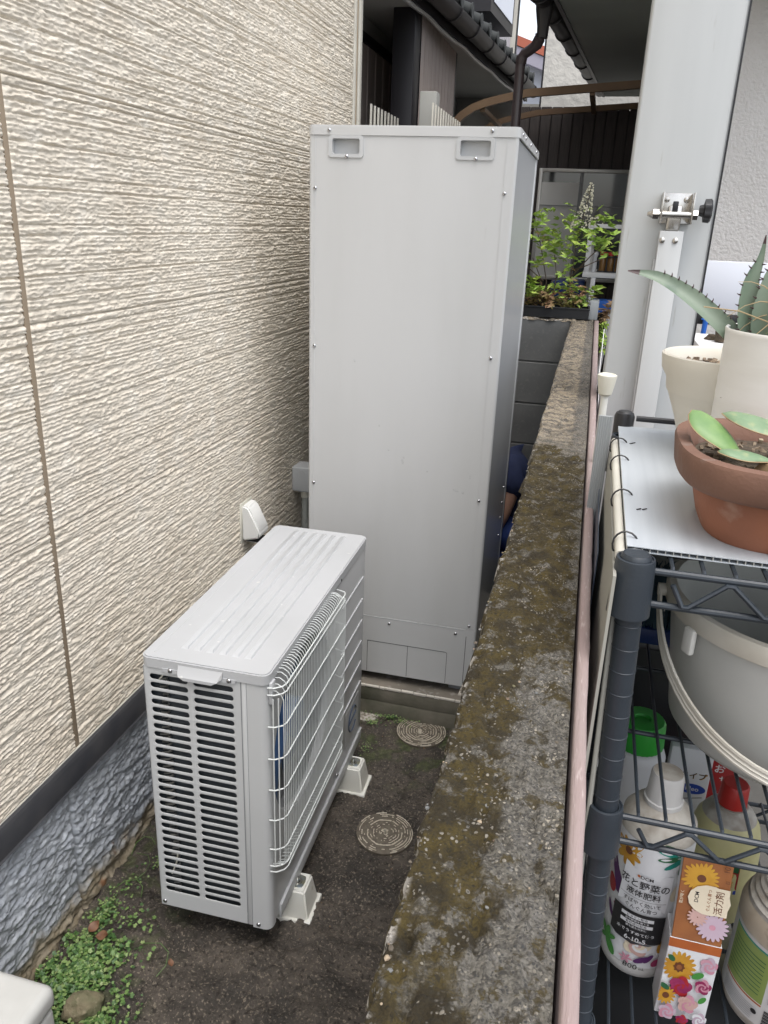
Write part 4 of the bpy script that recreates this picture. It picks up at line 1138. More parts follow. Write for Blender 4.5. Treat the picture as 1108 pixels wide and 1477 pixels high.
for si, (za, zb_) in enumerate(SH):
    xa, xb = PX(za)+.016, PX(za)+RX-.016
    f = MB()
    f.tube([(xa, FY, za-.004), (xb, FY, za-.004)], .0036, 'rack', n=10); f.tube([(xa, FY, zb_-.006), (xb, FY, zb_-.006)], .0036, 'rack', n=10)
    f.build('front_rail', rack, False)
    f = MB(); f.tube([(xa, BY, za-.004), (xb, BY, za-.004)], .0036, 'rack', n=10); f.tube([(xa, BY, zb_-.006), (xb, BY, zb_-.006)], .0036, 'rack', n=10); f.build('back_rail', rack, False)
    for xx in (PX(za), PX(za)+RX):
        f = MB(); f.tube([(xx, FY+.015, za-.004), (xx, BY-.015, za-.004)], .0036, 'rack', n=10); f.tube([(xx, FY+.015, zb_-.006), (xx, BY-.015, zb_-.006)], .0036, 'rack', n=10); f.build('side_rail', rack, False)
    for yy in (FY, BY):     # zig-zag truss wire
        f = MB(); pts = [(xa+.020, yy-.0035, za-.014)]; up = False; x = xa+.034
        while x < xb-.02:
            zq = (zb_-.003) if not up else (za-.008)
            pts += [(x-.003, yy-.0035, zq), (x+.003, yy-.0035, zq)]; up = not up; x += .036
        f.tube(pts, .0026, 'rack', n=8); f.build('truss_wire', rack, False)
    nb = 21 if si else 21
    for k in range(nb):     # deck wires running front to back
        xx = xa+.018+k*(xb-xa-.03)/(nb-1)
        f = MB(); f.tube([(xx, FY-.001, za-.006), (xx, FY+.002, za+.0005), (xx, BY, za+.0005)], .0021, 'rack', n=6); f.build('deck_wire', rack, False)
    for yy in (FY+.16, FY+.32):
        f = MB(); f.tube([(PX(za), yy, za-.004), (PX(za)+RX, yy, za-.004)], .003, 'rack', n=8); f.build('deck_support', rack, False)

s = MB(); s.tube([(1.19, 1.266, 1.466), (1.78, 1.266, 1.466)], .0045, 'black_plastic', n=10); s.build('back_ledge', rack, False)
# twin wall plastic board on the top shelf
t = thing('plastic_board', 'flat pale grey twin wall plastic sheet covering the top of the rack', 'board', (1.4, 1.0, 1.45))
s = MB(); bx0, bx1, by0, by1, bz0, bz1 = 1.164, 1.80, .745, 1.258, 1.4490, 1.4545
s.box(bx0, bx1, by0, by1, bz1-.0008, bz1, 'board'); s.box(bx0, bx1, by0, by1, bz0, bz0+.0008, 'board'); s.build('skins', t, False)
s = MB(); x = bx0
while x < bx1: s.box(x, x+.0009, by0+.0006, by1, bz0+.0008, bz1-.0008, 'board_edge'); x += .0072
s.box(bx0, bx1, by0+.010, by0+.011, bz0+.0008, bz1-.0008, 'ink'); s.build('flutes', t, False)
s = MB()
for (x, y) in ((1.180, .855), (1.181, 1.145), (1.186, .857), (1.184, 1.149)): s.tube([(x-.003, y, bz1+.001), (x+.0018, y+.004, bz1+.0012)], .0007, 'ink', n=5)
s.build('wire_ties', t, False)

# grey fluted sheet and cream sheet standing on the alley side of the rack, tied to the side rail
t = thing('fluted_sheet', 'upright grey fluted plastic strip between the pinkish board and the rack', 'plastic sheet', (1.14, 1.165, .25))
s = MB(); s.box(1.131, 1.1505, 1.162, 1.166, .26, 1.4885, 'panel_grey', r=.0006, seg=1); s.build('sheet', t, False)
for k in range(6):
    s = MB(); s.tube([(1.1325+k*.0032, 1.1625, .26), (1.1325+k*.0032, 1.1625, 1.4875)], .0011, 'panel_grey', n=6); s.build('flute', t, False)
s = MB(); s.box(1.1445, 1.1455, .90, 1.155, .26, 1.38, 'panel_navy'); s.build('navy_shade_sheet', t, False)  # navy sheet added as painted shade for the dark lower part of the gap
t = thing('cream_sheet', 'thin cream plastic sheet with a corrugated white edge tube tied along the rack side', 'plastic sheet', (1.162, .95, .25))
s = MB(); s.box(1.1525, 1.1555, .70, 1.17, .30, 1.440, 'panel_cream'); s.build('sheet', t, False)
s = MB()
prof = []; 
k = 0; y = .735; pts = []; rs_ = []
while y < 1.185:
    pts.append((1.1585, y, 1.447)); rs_.append(.0045 if k % 2 else .0052); y += .0028; k += 1
s.tube(pts, rs_, 'trim_white', n=10); s.build('edge_tube', t, False)
s = MB(); s.tube([(1.1585, .735, 1.447), (1.160, .728, 1.40), (1.166, .715, 1.10), (1.172, .712, .80)], .0028, 'panel_cream', n=8); s.build('front_edging', t, False)
for y in (.765, .905, 1.055, 1.150):
    s = MB(); s.tube([(1.1640+.0125*math.cos(a), y+.004*math.sin(a), 1.447+.013*math.sin(a)) for a in [2*PI*q/16 for q in range(16)]], .0011, 'ink', n=6, closed=True); s.build('tie_ring', t, False)

# ---------------------------------------------------------------- pots
BZ = 1.4547
t = thing('terracotta_pot', 'rounded terracotta pot with a thick dark rim on the plastic board', 'flower pot', (1.327, .853, BZ))
sq = lambda a: 1/(abs(math.cos(a))**3.0+abs(math.sin(a))**3.0)**(1/3.0)
s = MB(); s.lathe([(.0001, .012), (.070, .012), (.070, .0), (.086, 0), (.089, .006), (.1020, .052), (.1020, .053)], 'terracotta', n=64, shape=sq, cap=False)
ob = s.build('body', t, sharp=40)
s = MB(); s.lathe([(.1010, .050), (.1150, .053), (.1185, .057), (.1215, .082), (.1200, .086), (.1100, .087), (.1060, .083), (.1020, .064), (.1000, .048)], 'terracotta_rim', n=64, shape=sq, cap=False); s.build('rim', t, sharp=40)
s = MB(); s.tube([(-.030, -.089, .000), (.0, -.0905, .008), (.032, -.089, 0)], [.004, .009, .004], 'ink', n=8); s.build('drain_notch', t)
rgp = random.Random(8)
def soil(t, r, z, mt1='soil', mt2='gravel', n=130, shape=None, gs=(.002, .0045)):
    s = MB(); s.lathe([(r, z-.01), (r, z), (r*.6, z+.003), (.0001, z+.002)], mt1, n=32, shape=shape, cap=False); s.build('soil', t)
    s = MB()
    for _ in range(n):
        a = rgp.uniform(0, 6.3); q = r*.97*math.sqrt(rgp.random()); w = rgp.uniform(*gs)
        m_ = Matrix.Translation((q*math.cos(a), q*math.sin(a), z+.003)) @ Matrix.Rotation(rgp.uniform(0, 3), 4, 'X') @ Matrix.Rotation(rgp.uniform(0, 3), 4, 'Z')
        s.box(-w, w, -w*.7, w*.7, -w*.6, w*.6, mt2, mx=m_)
    o = s.build('gravel', t); o['kind'] = 'stuff'
soil(t, .100, .066, shape=sq)
def leafstrip(s, pts, ws, cup, mt, th=.004, side=None, tipmat=None):
    """thick channelled leaf along pts with half widths ws"""
    pts = [Vector(p) for p in pts]; vs = []; N = len(pts); K = 6
    for i, p in enumerate(pts):
        d_ = (pts[min(i+1, N-1)]-pts[max(i-1, 0)]).normalized()
        e = Vector(side) if side is not None else d_.cross(Vector((0, 0, 1)))
        e = (e-d_*e.dot(d_)).normalized(); nn = e.cross(d_)
        if nn.z < 0 and side is None: nn = -nn
        w = ws[i]; tt = th*max(.15, w/max(ws))
        ring = []
        for k in range(K+1):
            u = -1+2*k/K; ring.append(p+e*(u*w)+nn*(cup*w*u*u))
        for k in range(K-1, 0, -1):
            u = -1+2*k/K; ring.append(p+e*(u*w*.97)+nn*(cup*w*u*u-tt*(1-u*u)-.0004))
        vs += ring
    R__ = 2*K; fs = []
    for i in range(N-1):
        for k in range(R__): a = i*R__+k; b_ = i*R__+(k+1) % R__; fs.append((a, b_, b_+R__, a+R__))
    fs.append(tuple(range(R__))); fs.append(tuple((N-1)*R__+k for k in range(R__))[::-1])
    if tipmat:
        c_ = (N-1-2)*R__; s.add(vs, fs[:c_]+fs[-2:-1], mt); s.add(vs, fs[c_:-2]+fs[-1:], tipmat)
    else: s.add(vs, fs, mt)
pl = thing('cut_succulent', 'broad green succulent leaves, one withered brown, in the terracotta pot', 'succulent', (1.304, .850, BZ+.064))
def fatleaf(c_, ln, wd, yaw_, pit, mt, notch=0):
    """a thick rounded leaf pad: flattened egg with a blunt tip and a slight fold along the middle"""
    s = MB(); vs = []; fs = []; NU, NV = 14, 16
    mm = Matrix.Translation(c_) @ Matrix.Rotation(yaw_, 4, 'Z') @ Matrix.Rotation(pit, 4, 'Y')
    for i_ in range(NU+1):
        u = i_/NU; x = (u-.5)*ln; w = wd*(math.sin(PI*min(1, .07+u*.93))**.55)*(.55+.45*u) if u < 1 else wd*.02
        for k in range(NV):
            a = 2*PI*k/NV; y = w*math.cos(a); z = .0045*math.sin(a)*(w/wd)**.5 - .22*y*y/wd*1.2 - 3.0*(x*x)
            vs.append(tuple(mm @ Vector((x, y, z))))
    for i_ in range(NU):
        for k in range(NV): fs.append((i_*NV+k, i_*NV+(k+1) % NV, (i_+1)*NV+(k+1) % NV, (i_+1)*NV+k))
    fs.append(tuple(range(NV))); fs.append(tuple(NU*NV+k for k in range(NV)))
    s.add(vs, fs, mt); o = s.build('leaf', pl, sharp=70)
    s = MB(); rim = []
    for i_ in range(1, NU+1): rim.append(vs[i_*NV])
    for i_ in range(NU, 0, -1): rim.append(vs[i_*NV+NV//2])
    s.tube(rim, .0006, 'dry_leaf', n=4); s.build('leaf_margin', o)
fatleaf((-.064, -.010, .036), .066, .030, 2.5, -.55, 'fat_leaf')
fatleaf((-.016, .002, .044), .086, .034, 2.95, -.25, 'fat_leaf_grey')
fatleaf((-.040, -.045, .022), .054, .019, 3.5, -.15, 'fat_leaf_grey')
fatleaf((.045, .005, .036), .080, .028, .4, -.2, 'fat_leaf')
s = MB()
leafstrip(s, [(.004, -.01, .0), (-.022, -.040, .012), (.002, -.075, .018), (.022, -.060, .028)], [.010, .022, .020, .006], .5, 'dry_leaf', .002, side=(.7, -.2, .7))
leafstrip(s, [(.0, -.030, .022), (.006, -.066, .008), (.004, -.080, -.004)], [.018, .009, .012], .5, 'dry_leaf', .0015, side=(1, 0, .2))
leafstrip(s, [(-.04, -.035, .006), (-.02, -.06, .004), (.0, -.07, .0)], [.006, .016, .010], -.5, 'dry_leaf', .0015)
o = s.build('withered_leaf', pl); o['label'] = 'brown shrivelled leaf'

t = thing('cream_pot', 'glazed cream tapered pot with gravel between the post and the white pot', 'flower pot', (1.292, 1.155, BZ))
s = MB(); s.lathe([(.0001, 0), (.046, 0), (.048, .004), (.060, .045), (.074, .080), (.0765, .083), (.079, .100), (.0865, .112), (.0885, .128), (.0885, .1315), (.0860, .133), (.0835, .130), (.080, .112), (.0001, .108)], 'cream_pot', n=56); s.build('body', t, sharp=40)
soil(t, .0805, .113, 'soil', 'gravel', 220, gs=(.0018, .0038))
t = thing('white_pot', 'tall off white ribbed cylinder pot behind the terracotta pot', 'flower pot', (1.347, 1.045, BZ))
prof = [(.0001, 0), (.079, 0), (.081, .003)]
for k in range(9): prof += [(.0822+k*.0002, .012+k*.018), (.0818+k*.0002, .021+k*.018)]
prof += [(.0842, .176), (.0848, .180), (.0838, .1815), (.081, .1805), (.079, .150), (.0001, .150)]
s = MB(); s.lathe(prof, 'white_pot', n=64); s.build('body', t, sharp=50)
s = MB(); s.lathe([(.079, .1515), (.0001, .153)], 'soil', n=32, cap=False); s.build('soil', t)

ag = thing('agave', 'blue green agave with dark spines growing in the tall white pot', 'agave', (1.347, 1.045, BZ+.15))
def AG(p): return (p[0]-1.347, p[1]-1.045, p[2]-BZ-.15)
def agleaf(pts, ws, side=None, nsp=12, spside=1, cup=.35):
    s = MB(); P_ = [Vector(AG(p)) for p in pts]
    # resample smoothly
    Q = []; Wd = []
    n_ = 18
    for i in range(n_+1):
        u = i/n_*(len(P_)-1); k = min(int(u), len(P_)-2); f = u-k
        p0, p1, p2, p3 = P_[max(k-1, 0)], P_[k], P_[k+1], P_[min(k+2, len(P_)-1)]
        Q.append(.5*((2*p1)+(-p0+p2)*f+(2*p0-5*p1+4*p2-p3)*f*f+(-p0+3*p1-3*p2+p3)*f**3))
        Wd.append((ws[k]*(1-f)+ws[k+1]*f)*.84)
    leafstrip(s, Q, Wd, cup, 'agave', .005, side=side, tipmat='agave_tip')
    o = s.build('leaf', ag)
    s = MB()
    for sgn in ((1, -1) if spside == 0 else (spside,)):
        for i in range(nsp):
            u = 1+i*(n_-5)/nsp; k = int(u); f = u-k; p = Q[k]*(1-f)+Q[k+1]*f; w = Wd[k]*(1-f)+Wd[k+1]*f
            d_ = (Q[k+1]-Q[k]).normalized(); e = Vector(side) if side is not None else d_.cross(Vector((0, 0, 1)))
            e = (e-d_*e.dot(d_)).normalized(); nn = e.cross(d_)
            if nn.z < 0 and side is None: nn = -nn
            b0 = p+e*(sgn*w)+nn*(cup*w)
            s.tube([b0-e*sgn*.001, b0+e*sgn*.0020+d_*.0008, b0+e*sgn*.0040+d_*.002], [.0012, .0007, .0002], 'agave_tip', n=5)
    o2 = s.build('spine', o)
agleaf([(1.300, 1.06, 1.600), (1.262, 1.075, 1.634), (1.222, 1.085, 1.664), (1.180, 1.09, 1.686), (1.141, 1.09, 1.693)], [.013, .015, .0135, .009, .0008], side=(.35, .5, .8), nsp=15, spside=1)
agleaf([(1.300, 1.055, 1.60), (1.286, 1.06, 1.645), (1.283, 1.065, 1.685), (1.290, 1.07, 1.715), (1.2915, 1.07, 1.742)], [.014, .016, .012, .005, .0006], side=(1, .25, 0), nsp=10, spside=0)
agleaf([(1.312, 1.05, 1.60), (1.303, 1.05, 1.650), (1.306, 1.055, 1.695), (1.316, 1.06, 1.730), (1.3215, 1.06, 1.762)], [.014, .016, .012, .005, .0006], side=(.9, -.35, 0), nsp=12, spside=0)
agleaf([(1.325, 1.045, 1.60), (1.332, 1.04, 1.635), (1.345, 1.04, 1.66), (1.37, 1.035, 1.69)], [.015, .016, .010, .001], nsp=10, spside=0)
agleaf([(1.37, 1.045, 1.60), (1.40, 1.04, 1.65), (1.43, 1.03, 1.69), (1.46, 1.02, 1.71)], [.015, .016, .010, .001], nsp=10, spside=0)
gr = thing('airy_grass', 'tuft of thin curling green and straw grass blades beside the agave', 'grass plant', (1.36, 1.03, BZ+.15))
s = MB(); s2 = MB(); rg = random.Random(21)
for k in range(30):
    a = rg.uniform(2.0, 5.2); ln = rg.uniform(.05, .13); x0, y0 = -.008+rg.uniform(-.010, .014), rg.uniform(-.012, .012)
    dry = rg.random() < .45; drp = rg.uniform(.2, 1.5)
    pts = []
    for q in np.linspace(0, 1, 9):
        r_ = ln*.75*q*(.5+.5*q); z_ = ln*(1.1*q-drp*q*q*q*.9)
        pts.append((x0+r_*math.cos(a+q*.6), y0+r_*math.sin(a+q*.6)*.6, z_))
    (s2 if dry else s).tube(pts, [.0017*(1-q*.85) for q in np.linspace(0, 1, 9)], 'grass_dry' if dry else 'grass_blade', n=5)
for k in range(9):
    pts = [(.004+.003*math.sin(k)+.001*k*q, -.004+.002*k, .12*q) for q in np.linspace(0, 1, 5)]
    s.tube(pts, [.0042, .0040, .0036, .0030, .0012], 'grass_blade', n=6)
s2.tube([(-.01, .0, .0), (-.045, .01, .038), (-.085, .02, .050), (-.125, .03, .052)], .0008, 'grass_dry', n=5)
o = s.build('green_blades', gr); o['kind'] = 'stuff'
o = s2.build('straw_blades', gr); o['kind'] = 'stuff'

# ---------------------------------------------------------------- bucket on second shelf
t = thing('bucket', 'large grey plastic pail with a white bail handle on the second shelf', 'bucket', (1.392, .925, 1.163))
t.scale = (1, 1, .87)
s = MB(); s.lathe([(.0001, .004), (.112, .004), (.116, 0), (.124, .004), (.134, .018), (.152, .178), (.153, .186), (.1565, .187), (.1580, .192), (.1575, .208), (.1555, .211), (.1510, .211), (.148, .205), (.130, .020), (.0001, .016)], 'bucket', n=72); s.build('body', t, sharp=40)
s = MB(); s.lathe([(.1578, .186), (.1605, .188), (.1610, .207), (.158, .2115), (.150, .2120)], 'bucket_rim', n=72, cap=False); s.build('rim_band', t, sharp=40)
def bp_(a, r_, z): return (r_*math.cos(a), r_*math.sin(a), z)
s = MB()
for a in (PI*.995, PI*1.995):
    s.tube([bp_(a, .157, .196), bp_(a, .170, .196)], .0085, 'bucket_rim', n=16)
o = s.build('handle_boss', t); o['kind'] = 'stuff'
s = MB()
a0, a1 = PI, 2*PI
pts = []
for q in np.linspace(0, 1, 33):
    a = a0+(a1-a0)*q; r_ = .166+.004*math.sin(PI*q)
    pts.append(bp_(a, r_, .196-.150*math.sin(PI*q)**.85))
vs = []; fs = []; NB = len(pts)
prof_ = [(-.0085, .0), (-.0085, .0030), (-.0055, .0034), (-.0045, .0018), (-.0012, .0018), (0, .0034), (.0012, .0018), (.0045, .0018), (.0055, .0034), (.0085, .0030), (.0085, .0)]
for i_, p in enumerate(pts):
    A_, B_ = Vector(pts[max(i_-1, 0)]), Vector(pts[min(i_+1, NB-1)]); d_ = (B_-A_).normalized()
    out_ = Vector((p[0], p[1], 0)).normalized(); out_ = (out_-d_*out_.dot(d_)).normalized(); sd_ = d_.cross(out_)
    for (a_, b_) in prof_: vs.append(tuple(Vector(p)+sd_*a_+out_*b_))
K_ = len(prof_)
for i_ in range(NB-1):
    for k in range(K_): fs.append((i_*K_+k, i_*K_+(k+1) % K_, (i_+1)*K_+(k+1) % K_, (i_+1)*K_+k))
s.add(vs, fs, 'bucket_rim')
s.build('bail_handle', t, sharp=60)
s = MB(); s.box(-.008, .008, -.004, .004, -.018, .018, 'plastic_white', r=.003, mx=Matrix.Translation(bp_(PI*1.17, .161, .172)) @ Matrix.Rotation(PI*1.17+PI/2, 4, 'Z')); s.build('pour_tab', t)

# blue brush behind the bucket
t = thing('scrub_brush', 'dark blue scrub brush with teal bristles behind the bucket on the second shelf', 'brush', (1.25, 1.13, 1.163))
s = MB(); s.box(-.055, .07, -.03, .03, .0, .028, 'blue_plastic', r=.007); s.build('head', t)
s = MB(); rg = random.Random(4)
for k in range(420):
    x, y = rg.uniform(-.05, .065), rg.uniform(-.026, .026)
    s.tube([(x, y, .026), (x+rg.uniform(-.008, .008), y+rg.uniform(-.006, .006), .065+rg.uniform(0, .02)), (x+rg.uniform(-.02, .02), y+rg.uniform(-.012, .012), .10+rg.uniform(0, .02))], .0008, 'brush', n=3, cap=False)
o = s.build('bristles', t); o['kind'] = 'stuff'
# grey board at the back of the rack
s = MB(); s.box(1.215, 1.80, 1.222, 1.228, 1.175, 1.425, 'carton', r=.002); o = s.build('grey_backing_board'); tag(o, 'plain grey board standing behind the bucket at the back of the rack', 'board')
s = MB(); s.tube([(1.21, .80, 1.425), (1.25, .82, 1.421), (1.29, .83, 1.422), (1.33, .83, 1.428)], .0013, 'ink', n=6); o = s.build('loose_wire'); tag(o, 'loose black wire end lying under the top shelf deck', 'wire')

# ---------------------------------------------------------------- text and flat print
def text_tris(txt, size, align='CENTER', extr=0.0):
    cu = bpy.data.curves.new('t', 'FONT'); cu.body = txt; cu.size = size; cu.align_x = align; cu.align_y = 'CENTER'; cu.resolution_u = 3
    cu.offset = size*.012
    o = bpy.data.objects.new('t', cu); C.objects.link(o)
    dg = bpy.context.evaluated_depsgraph_get(); dg.update()
    me = bpy.data.meshes.new_from_object(o.evaluated_get(dg))
    vs = [tuple(v.co) for v in me.vertices]; fs = [tuple(p.vertices) for p in me.polygons]
    bpy.data.objects.remove(o); bpy.data.curves.remove(cu); bpy.data.meshes.remove(me)
    return vs, fs
class Print:
    """flat artwork in label coordinates (u right, v up, metres) wrapped by fn(u, v, lift)"""
    def __init__(s, fn): s.mb = MB(); s.fn = fn; s.k = 0
    def poly(s, pts, mt):
        s.k += 1; cu_ = sum(p[0] for p in pts)/len(pts); cv_ = sum(p[1] for p in pts)/len(pts); h = .00012+s.k*.00004
        vs = [s.fn(cu_, cv_, h)]+[s.fn(p[0], p[1], h) for p in pts]; n_ = len(pts)
        s.mb.add(vs, [(0, 1+i, 1+(i+1) % n_) for i in range(n_)], mt)
    def grid(s, u0, u1, v0, v1, mt, n=10):
        s.k += 1; h = .00012+s.k*.00004; vs = []
        for i in range(n+1): vs += [s.fn(u0+(u1-u0)*i/n, v0, h), s.fn(u0+(u1-u0)*i/n, v1, h)]
        s.mb.add(vs, [(2*i, 2*i+2, 2*i+3, 2*i+1) for i in range(n)], mt)
    def ell(s, u, v, a, b_, mt, rot=0, n=14):
        s.poly([(u+a*math.cos(t_)*math.cos(rot)-b_*math.sin(t_)*math.sin(rot), v+a*math.cos(t_)*math.sin(rot)+b_*math.sin(t_)*math.cos(rot)) for t_ in [2*PI*k/n for k in range(n)]], mt)
    def flower(s, u, v, r, n_, mt, cm, rc=.3, wd=.35, ph=0, sq_=1.0, ragged=0):
        rg = random.Random(int(u*9999+v*777))
        for k in range(n_):
            a = ph+2*PI*k/n_; rr_ = r*(1-ragged*rg.random())
            s.ell(u+rr_*.55*math.cos(a), v+rr_*.55*sq_*math.sin(a), rr_*.5, rr_*wd*.5, mt, a, 10)
        if cm: s.ell(u, v, r*rc, r*rc*sq_, cm)
    def rose(s, u, v, r, mts):
        for i, q in enumerate((1, .78, .58, .40, .22)):
            for k in range(5):
                a = 2*PI*k/5+i*.6; s.ell(u+r*q*.35*math.cos(a), v+r*q*.35*math.sin(a), r*q*.62, r*q*.45, mts[(i+k) % len(mts)], a+.5, 12)
    def text(s, u, v, txt, size, mt, rot=0, sx_=1.0):
        s.k += 1; h = .00012+s.k*.00004
        vs, fs = text_tris(txt, size)
        c_, n_ = math.cos(rot), math.sin(rot)
        s.mb.add([s.fn(u+(x*sx_)*c_-y*n_, v+(x*sx_)*n_+y*c_, h) for x, y, _ in vs], fs, mt)
    def build(s, name, parent): return s.mb.build(name, parent, fixn=False, sharp=80)
def cyl_fn(R__, phi0):
    """wrap on a cylinder of radius R facing azimuth phi0"""
    def f(u, v, h):
        a = phi0+u/R__
        return ((R__+h)*math.cos(a), (R__+h)*math.sin(a), v)
    return f
# fertiliser bottle
bx, by, bz = 1.259, .842, .8475
t = thing('fertiliser_bottle', 'white liquid fertiliser bottle with flower print and 800 mark on the third shelf', 'bottle', (bx, by, bz))
t.scale = (1.07, 1.07, 1.04)
R1 = .0425
s = MB(); s.lathe([(.0001, .003), (.030, .003), (.036, 0), (.0400, .004), (R1-.0006, .012), (R1-.0006, .0125), (R1+.0002, .0155), (R1-.0006, .018), (R1-.0006, .205), (.0400, .216), (.031, .228), (.022, .235), (.0185, .238)], 'bottle_white', n=56); s.build('body', t, sharp=50)
s = MB(); s.lathe([(R1-.0003, .2035), (.0403, .216), (.0313, .2285), (.0222, .2355), (.0187, .2385)], 'bottle_dirty', n=56, cap=False); s.build('dusty_shoulder', t)
s = MB(); s.lathe([(.0205, .236), (.0215, .237), (.0215, .242), (.0200, .243), (.0195, .246), (.0180, .274), (.0165, .277), (.0001, .2772)], 'bottle_white', n=40, shape=lambda a: 1+.008*math.cos(30*a)); s.build('cap', t, sharp=40)
s = MB(); s.lathe([(.0160, .2774), (.0001, .2778)], 'bottle_dirty', n=30, cap=False); s.build('cap_top', t)
phi = math.atan2(-by, 1.1052-bx)-.10
P_ = Print(cyl_fn(R1, phi))
P_.grid(-.075, .075, .022, .203, 'label_white', 40)
P_.flower(-.022, .182, .023, 10, 'p_yellow', 'p_brown', .22, .42, .2, ragged=.35)
for k, (a, ln) in enumerate(((2.6, .034), (2.9, .036), (3.25, .034), (-2.6, .030), (-1.9, .026))):
    P_.ell(.046+ln*.5*math.cos(a), .192+ln*.5*math.sin(a), ln*.55, .0038, 'p_teal' if k % 2 else 'p_dkgreen', a)
P_.poly([(-.052, .166), (-.040, .160), (-.024, .135), (-.022, .112), (-.030, .115), (-.043, .140)], 'p_purple')
P_.ell(-.040, .118, .0085, .012, 'p_red', .3)
P_.poly([(-.0305, .097), (-.020, .104), (-.016, .090), (-.024, .082)], 'p_magenta')
P_.ell(-.035, .085, .003, .010, 'p_purple', .4); P_.ell(-.030, .078, .008, .003, 'p_purple', -.8)
P_.ell(.040, .140, .007, .014, 'p_cream', -.3); P_.ell(.040, .095, .005, .013, 'p_red', -.2); P_.ell(.0395, .060, .009, .015, 'p_yellow', -.5)
P_.rose(.006, .056, .018, ['p_cream', 'p_palepink', 'label_white'])
for (a, ln) in ((2.3, .017), (.6, .013), (-1.0, .021), (-2.6, .012), (1.5, .015)): P_.ell(-.030+ln*.5*math.cos(a), .043+ln*.5*math.sin(a), ln*.6, ln*.26, 'p_green', a)
P_.flower(-.003, .033, .0075, 6, 'p_pink', None, wd=.4); P_.ell(.014, .037, .010, .004, 'p_purple', .6); P_.ell(.021, .040, .008, .003, 'p_purple', 1.0); P_.ell(.0305, .034, .007, .005, 'p_magenta', .8)
P_.poly([(-.021, .172), (.0, .160), (.031, .166), (.029, .112), (-.024, .112)], 'label_white')
P_.text(.004, .1585, 'DCM', .0062, 'ink'); P_.ell(-.0045, .159, .0016, .0018, 'p_orange')
P_.text(.003, .1465, '花と野菜の', .0125, 'ink', 0, .86); P_.text(.003, .1335, '液体肥料', .0105, 'ink', 0, .88)
P_.grid(-.022, .028, .1262, .1266, 'ink'); P_.text(.003, .1205, 'すばやく効いて', .0068, 'ink', 0, .86); P_.text(.003, .1125, 'ぐんぐん育つ', .0068, 'ink', 0, .86)
P_.grid(-.027, .031, .064, .106, 'ink', 14); P_.poly([(-.027, .0642), (-.018, .060), (0, .058), (.018, .060), (.031, .0642)], 'ink')
for v_ in (.0985, .0885): P_.grid(-.016, .019, v_-.0022, v_+.0026, 'label_white', 8)
P_.text(.0015, .0985, 'ビタミン配合', .0038, 'ink'); P_.text(.0015, .0885, '有機成分配合', .0038, 'ink')
P_.text(.002, .0935, '花や野菜を育てる', .0032, 'label_white'); P_.text(.002, .0835, '葉も実も元気に', .0032, 'label_white')
P_.text(.002, .0755, '水でうすめて使う', .0052, 'label_white'); P_.text(.003, .066, '6-10-5', .0088, 'label_white')
P_.text(.003, .0245, '800', .0100, 'ink', 0, 1.05); P_.text(.0155, .0235, 'mL', .0050, 'ink')
P_.build('printed_label', t)

# orange flower box
t = thing('flower_tonic_box', 'narrow orange and floral printed carton on the third shelf between bottle and jug', 'carton', (1.309, .766, .8475))
t.scale = (.80, 1, 1)
s = MB(); s.box(-.036, .036, -.006, .030, 0, .122, 'label_white', r=.001, seg=1); s.build('carton', t)
mxp = Matrix.Translation((0, -.006, .122)) @ Matrix.Rotation(rad(-13), 4, 'X')
s = MB(); s.box(-.034, .034, 0, .002, 0, .108, 'p_orange_dull', r=.0008, seg=1, mx=mxp); s.box(-.034, .034, .0025, .014, -.004, .098, 'label_white', r=.001, seg=1, mx=mxp); s.build('raised_back', t)
P_ = Print(lambda u, v, h: (max(-.0358, min(.0358, u)), -.006-h, max(.001, v)))
P_.grid(-.036, .036, .108, .1215, 'p_orange'); P_.flower(-.015, .080, .023, 18, 'p_yellow', 'p_brown', .30, .30); P_.flower(-.015, .080, .008, 8, 'p_brown', 'p_orange_dull', .5, .5)
P_.rose(.024, .092, .014, ['p_pink', 'p_lilac']); P_.ell(.012, .074, .009, .005, 'p_green', .5); P_.rose(-.008, .052, .018, ['p_magenta', 'p_red', 'p_magenta']); P_.rose(.022, .060, .013, ['p_magenta', 'p_pink'])
P_.flower(-.026, .036, .014, 14, 'p_yellow', 'p_brown', .35, .32); P_.ell(-.030, .050, .008, .004, 'p_dkgreen', -.5); P_.rose(.006, .030, .016, ['p_palepink', 'p_pink', 'p_palepink']); P_.ell(.024, .042, .007, .004, 'p_green', .9)
P_.rose(-.020, .012, .014, ['p_lilac', 'p_pink']); P_.rose(.026, .012, .012, ['label_white', 'p_lilac']); P_.rose(.002, .006, .010, ['p_magenta', 'p_red']); P_.ell(-.030, .100, .006, .004, 'p_dkgreen', -.7)
P_.build('floral_print', t)
P_ = Print(lambda u, v, h: tuple(mxp @ Vector((u, -h, v*.77))))
P_.flower(-.006, .103, .028, 22, 'p_yellow', 'p_brown', .22, .24, ragged=.2); P_.flower(.018, .030, .022, 18, 'p_lilac', 'p_pink', .2, .3); P_.flower(-.004, .042, .014, 14, 'p_palepink', None, wd=.3)
P_.ell(.008, .072, .029, .024, 'p_cream'); P_.grid(.012, .034, .050, .094, 'p_cream')
P_.text(-.009, .074, 'DCM', .0078, 'ink', PI/2); P_.text(.008, .072, 'ぐんぐん育つ', .0060, 'p_orange_dull', PI/2); P_.text(.022, .071, '活力剤', .0125, 'p_brown', PI/2); P_.text(-.029, .070, '花が咲く', .0055, 'p_cream', PI/2)
P_.text(.026, .125, '10', .011, 'p_brown', PI/2); P_.text(.029, .106, '日', .006, 'p_brown', PI/2)
P_.build('tonic_print', t)

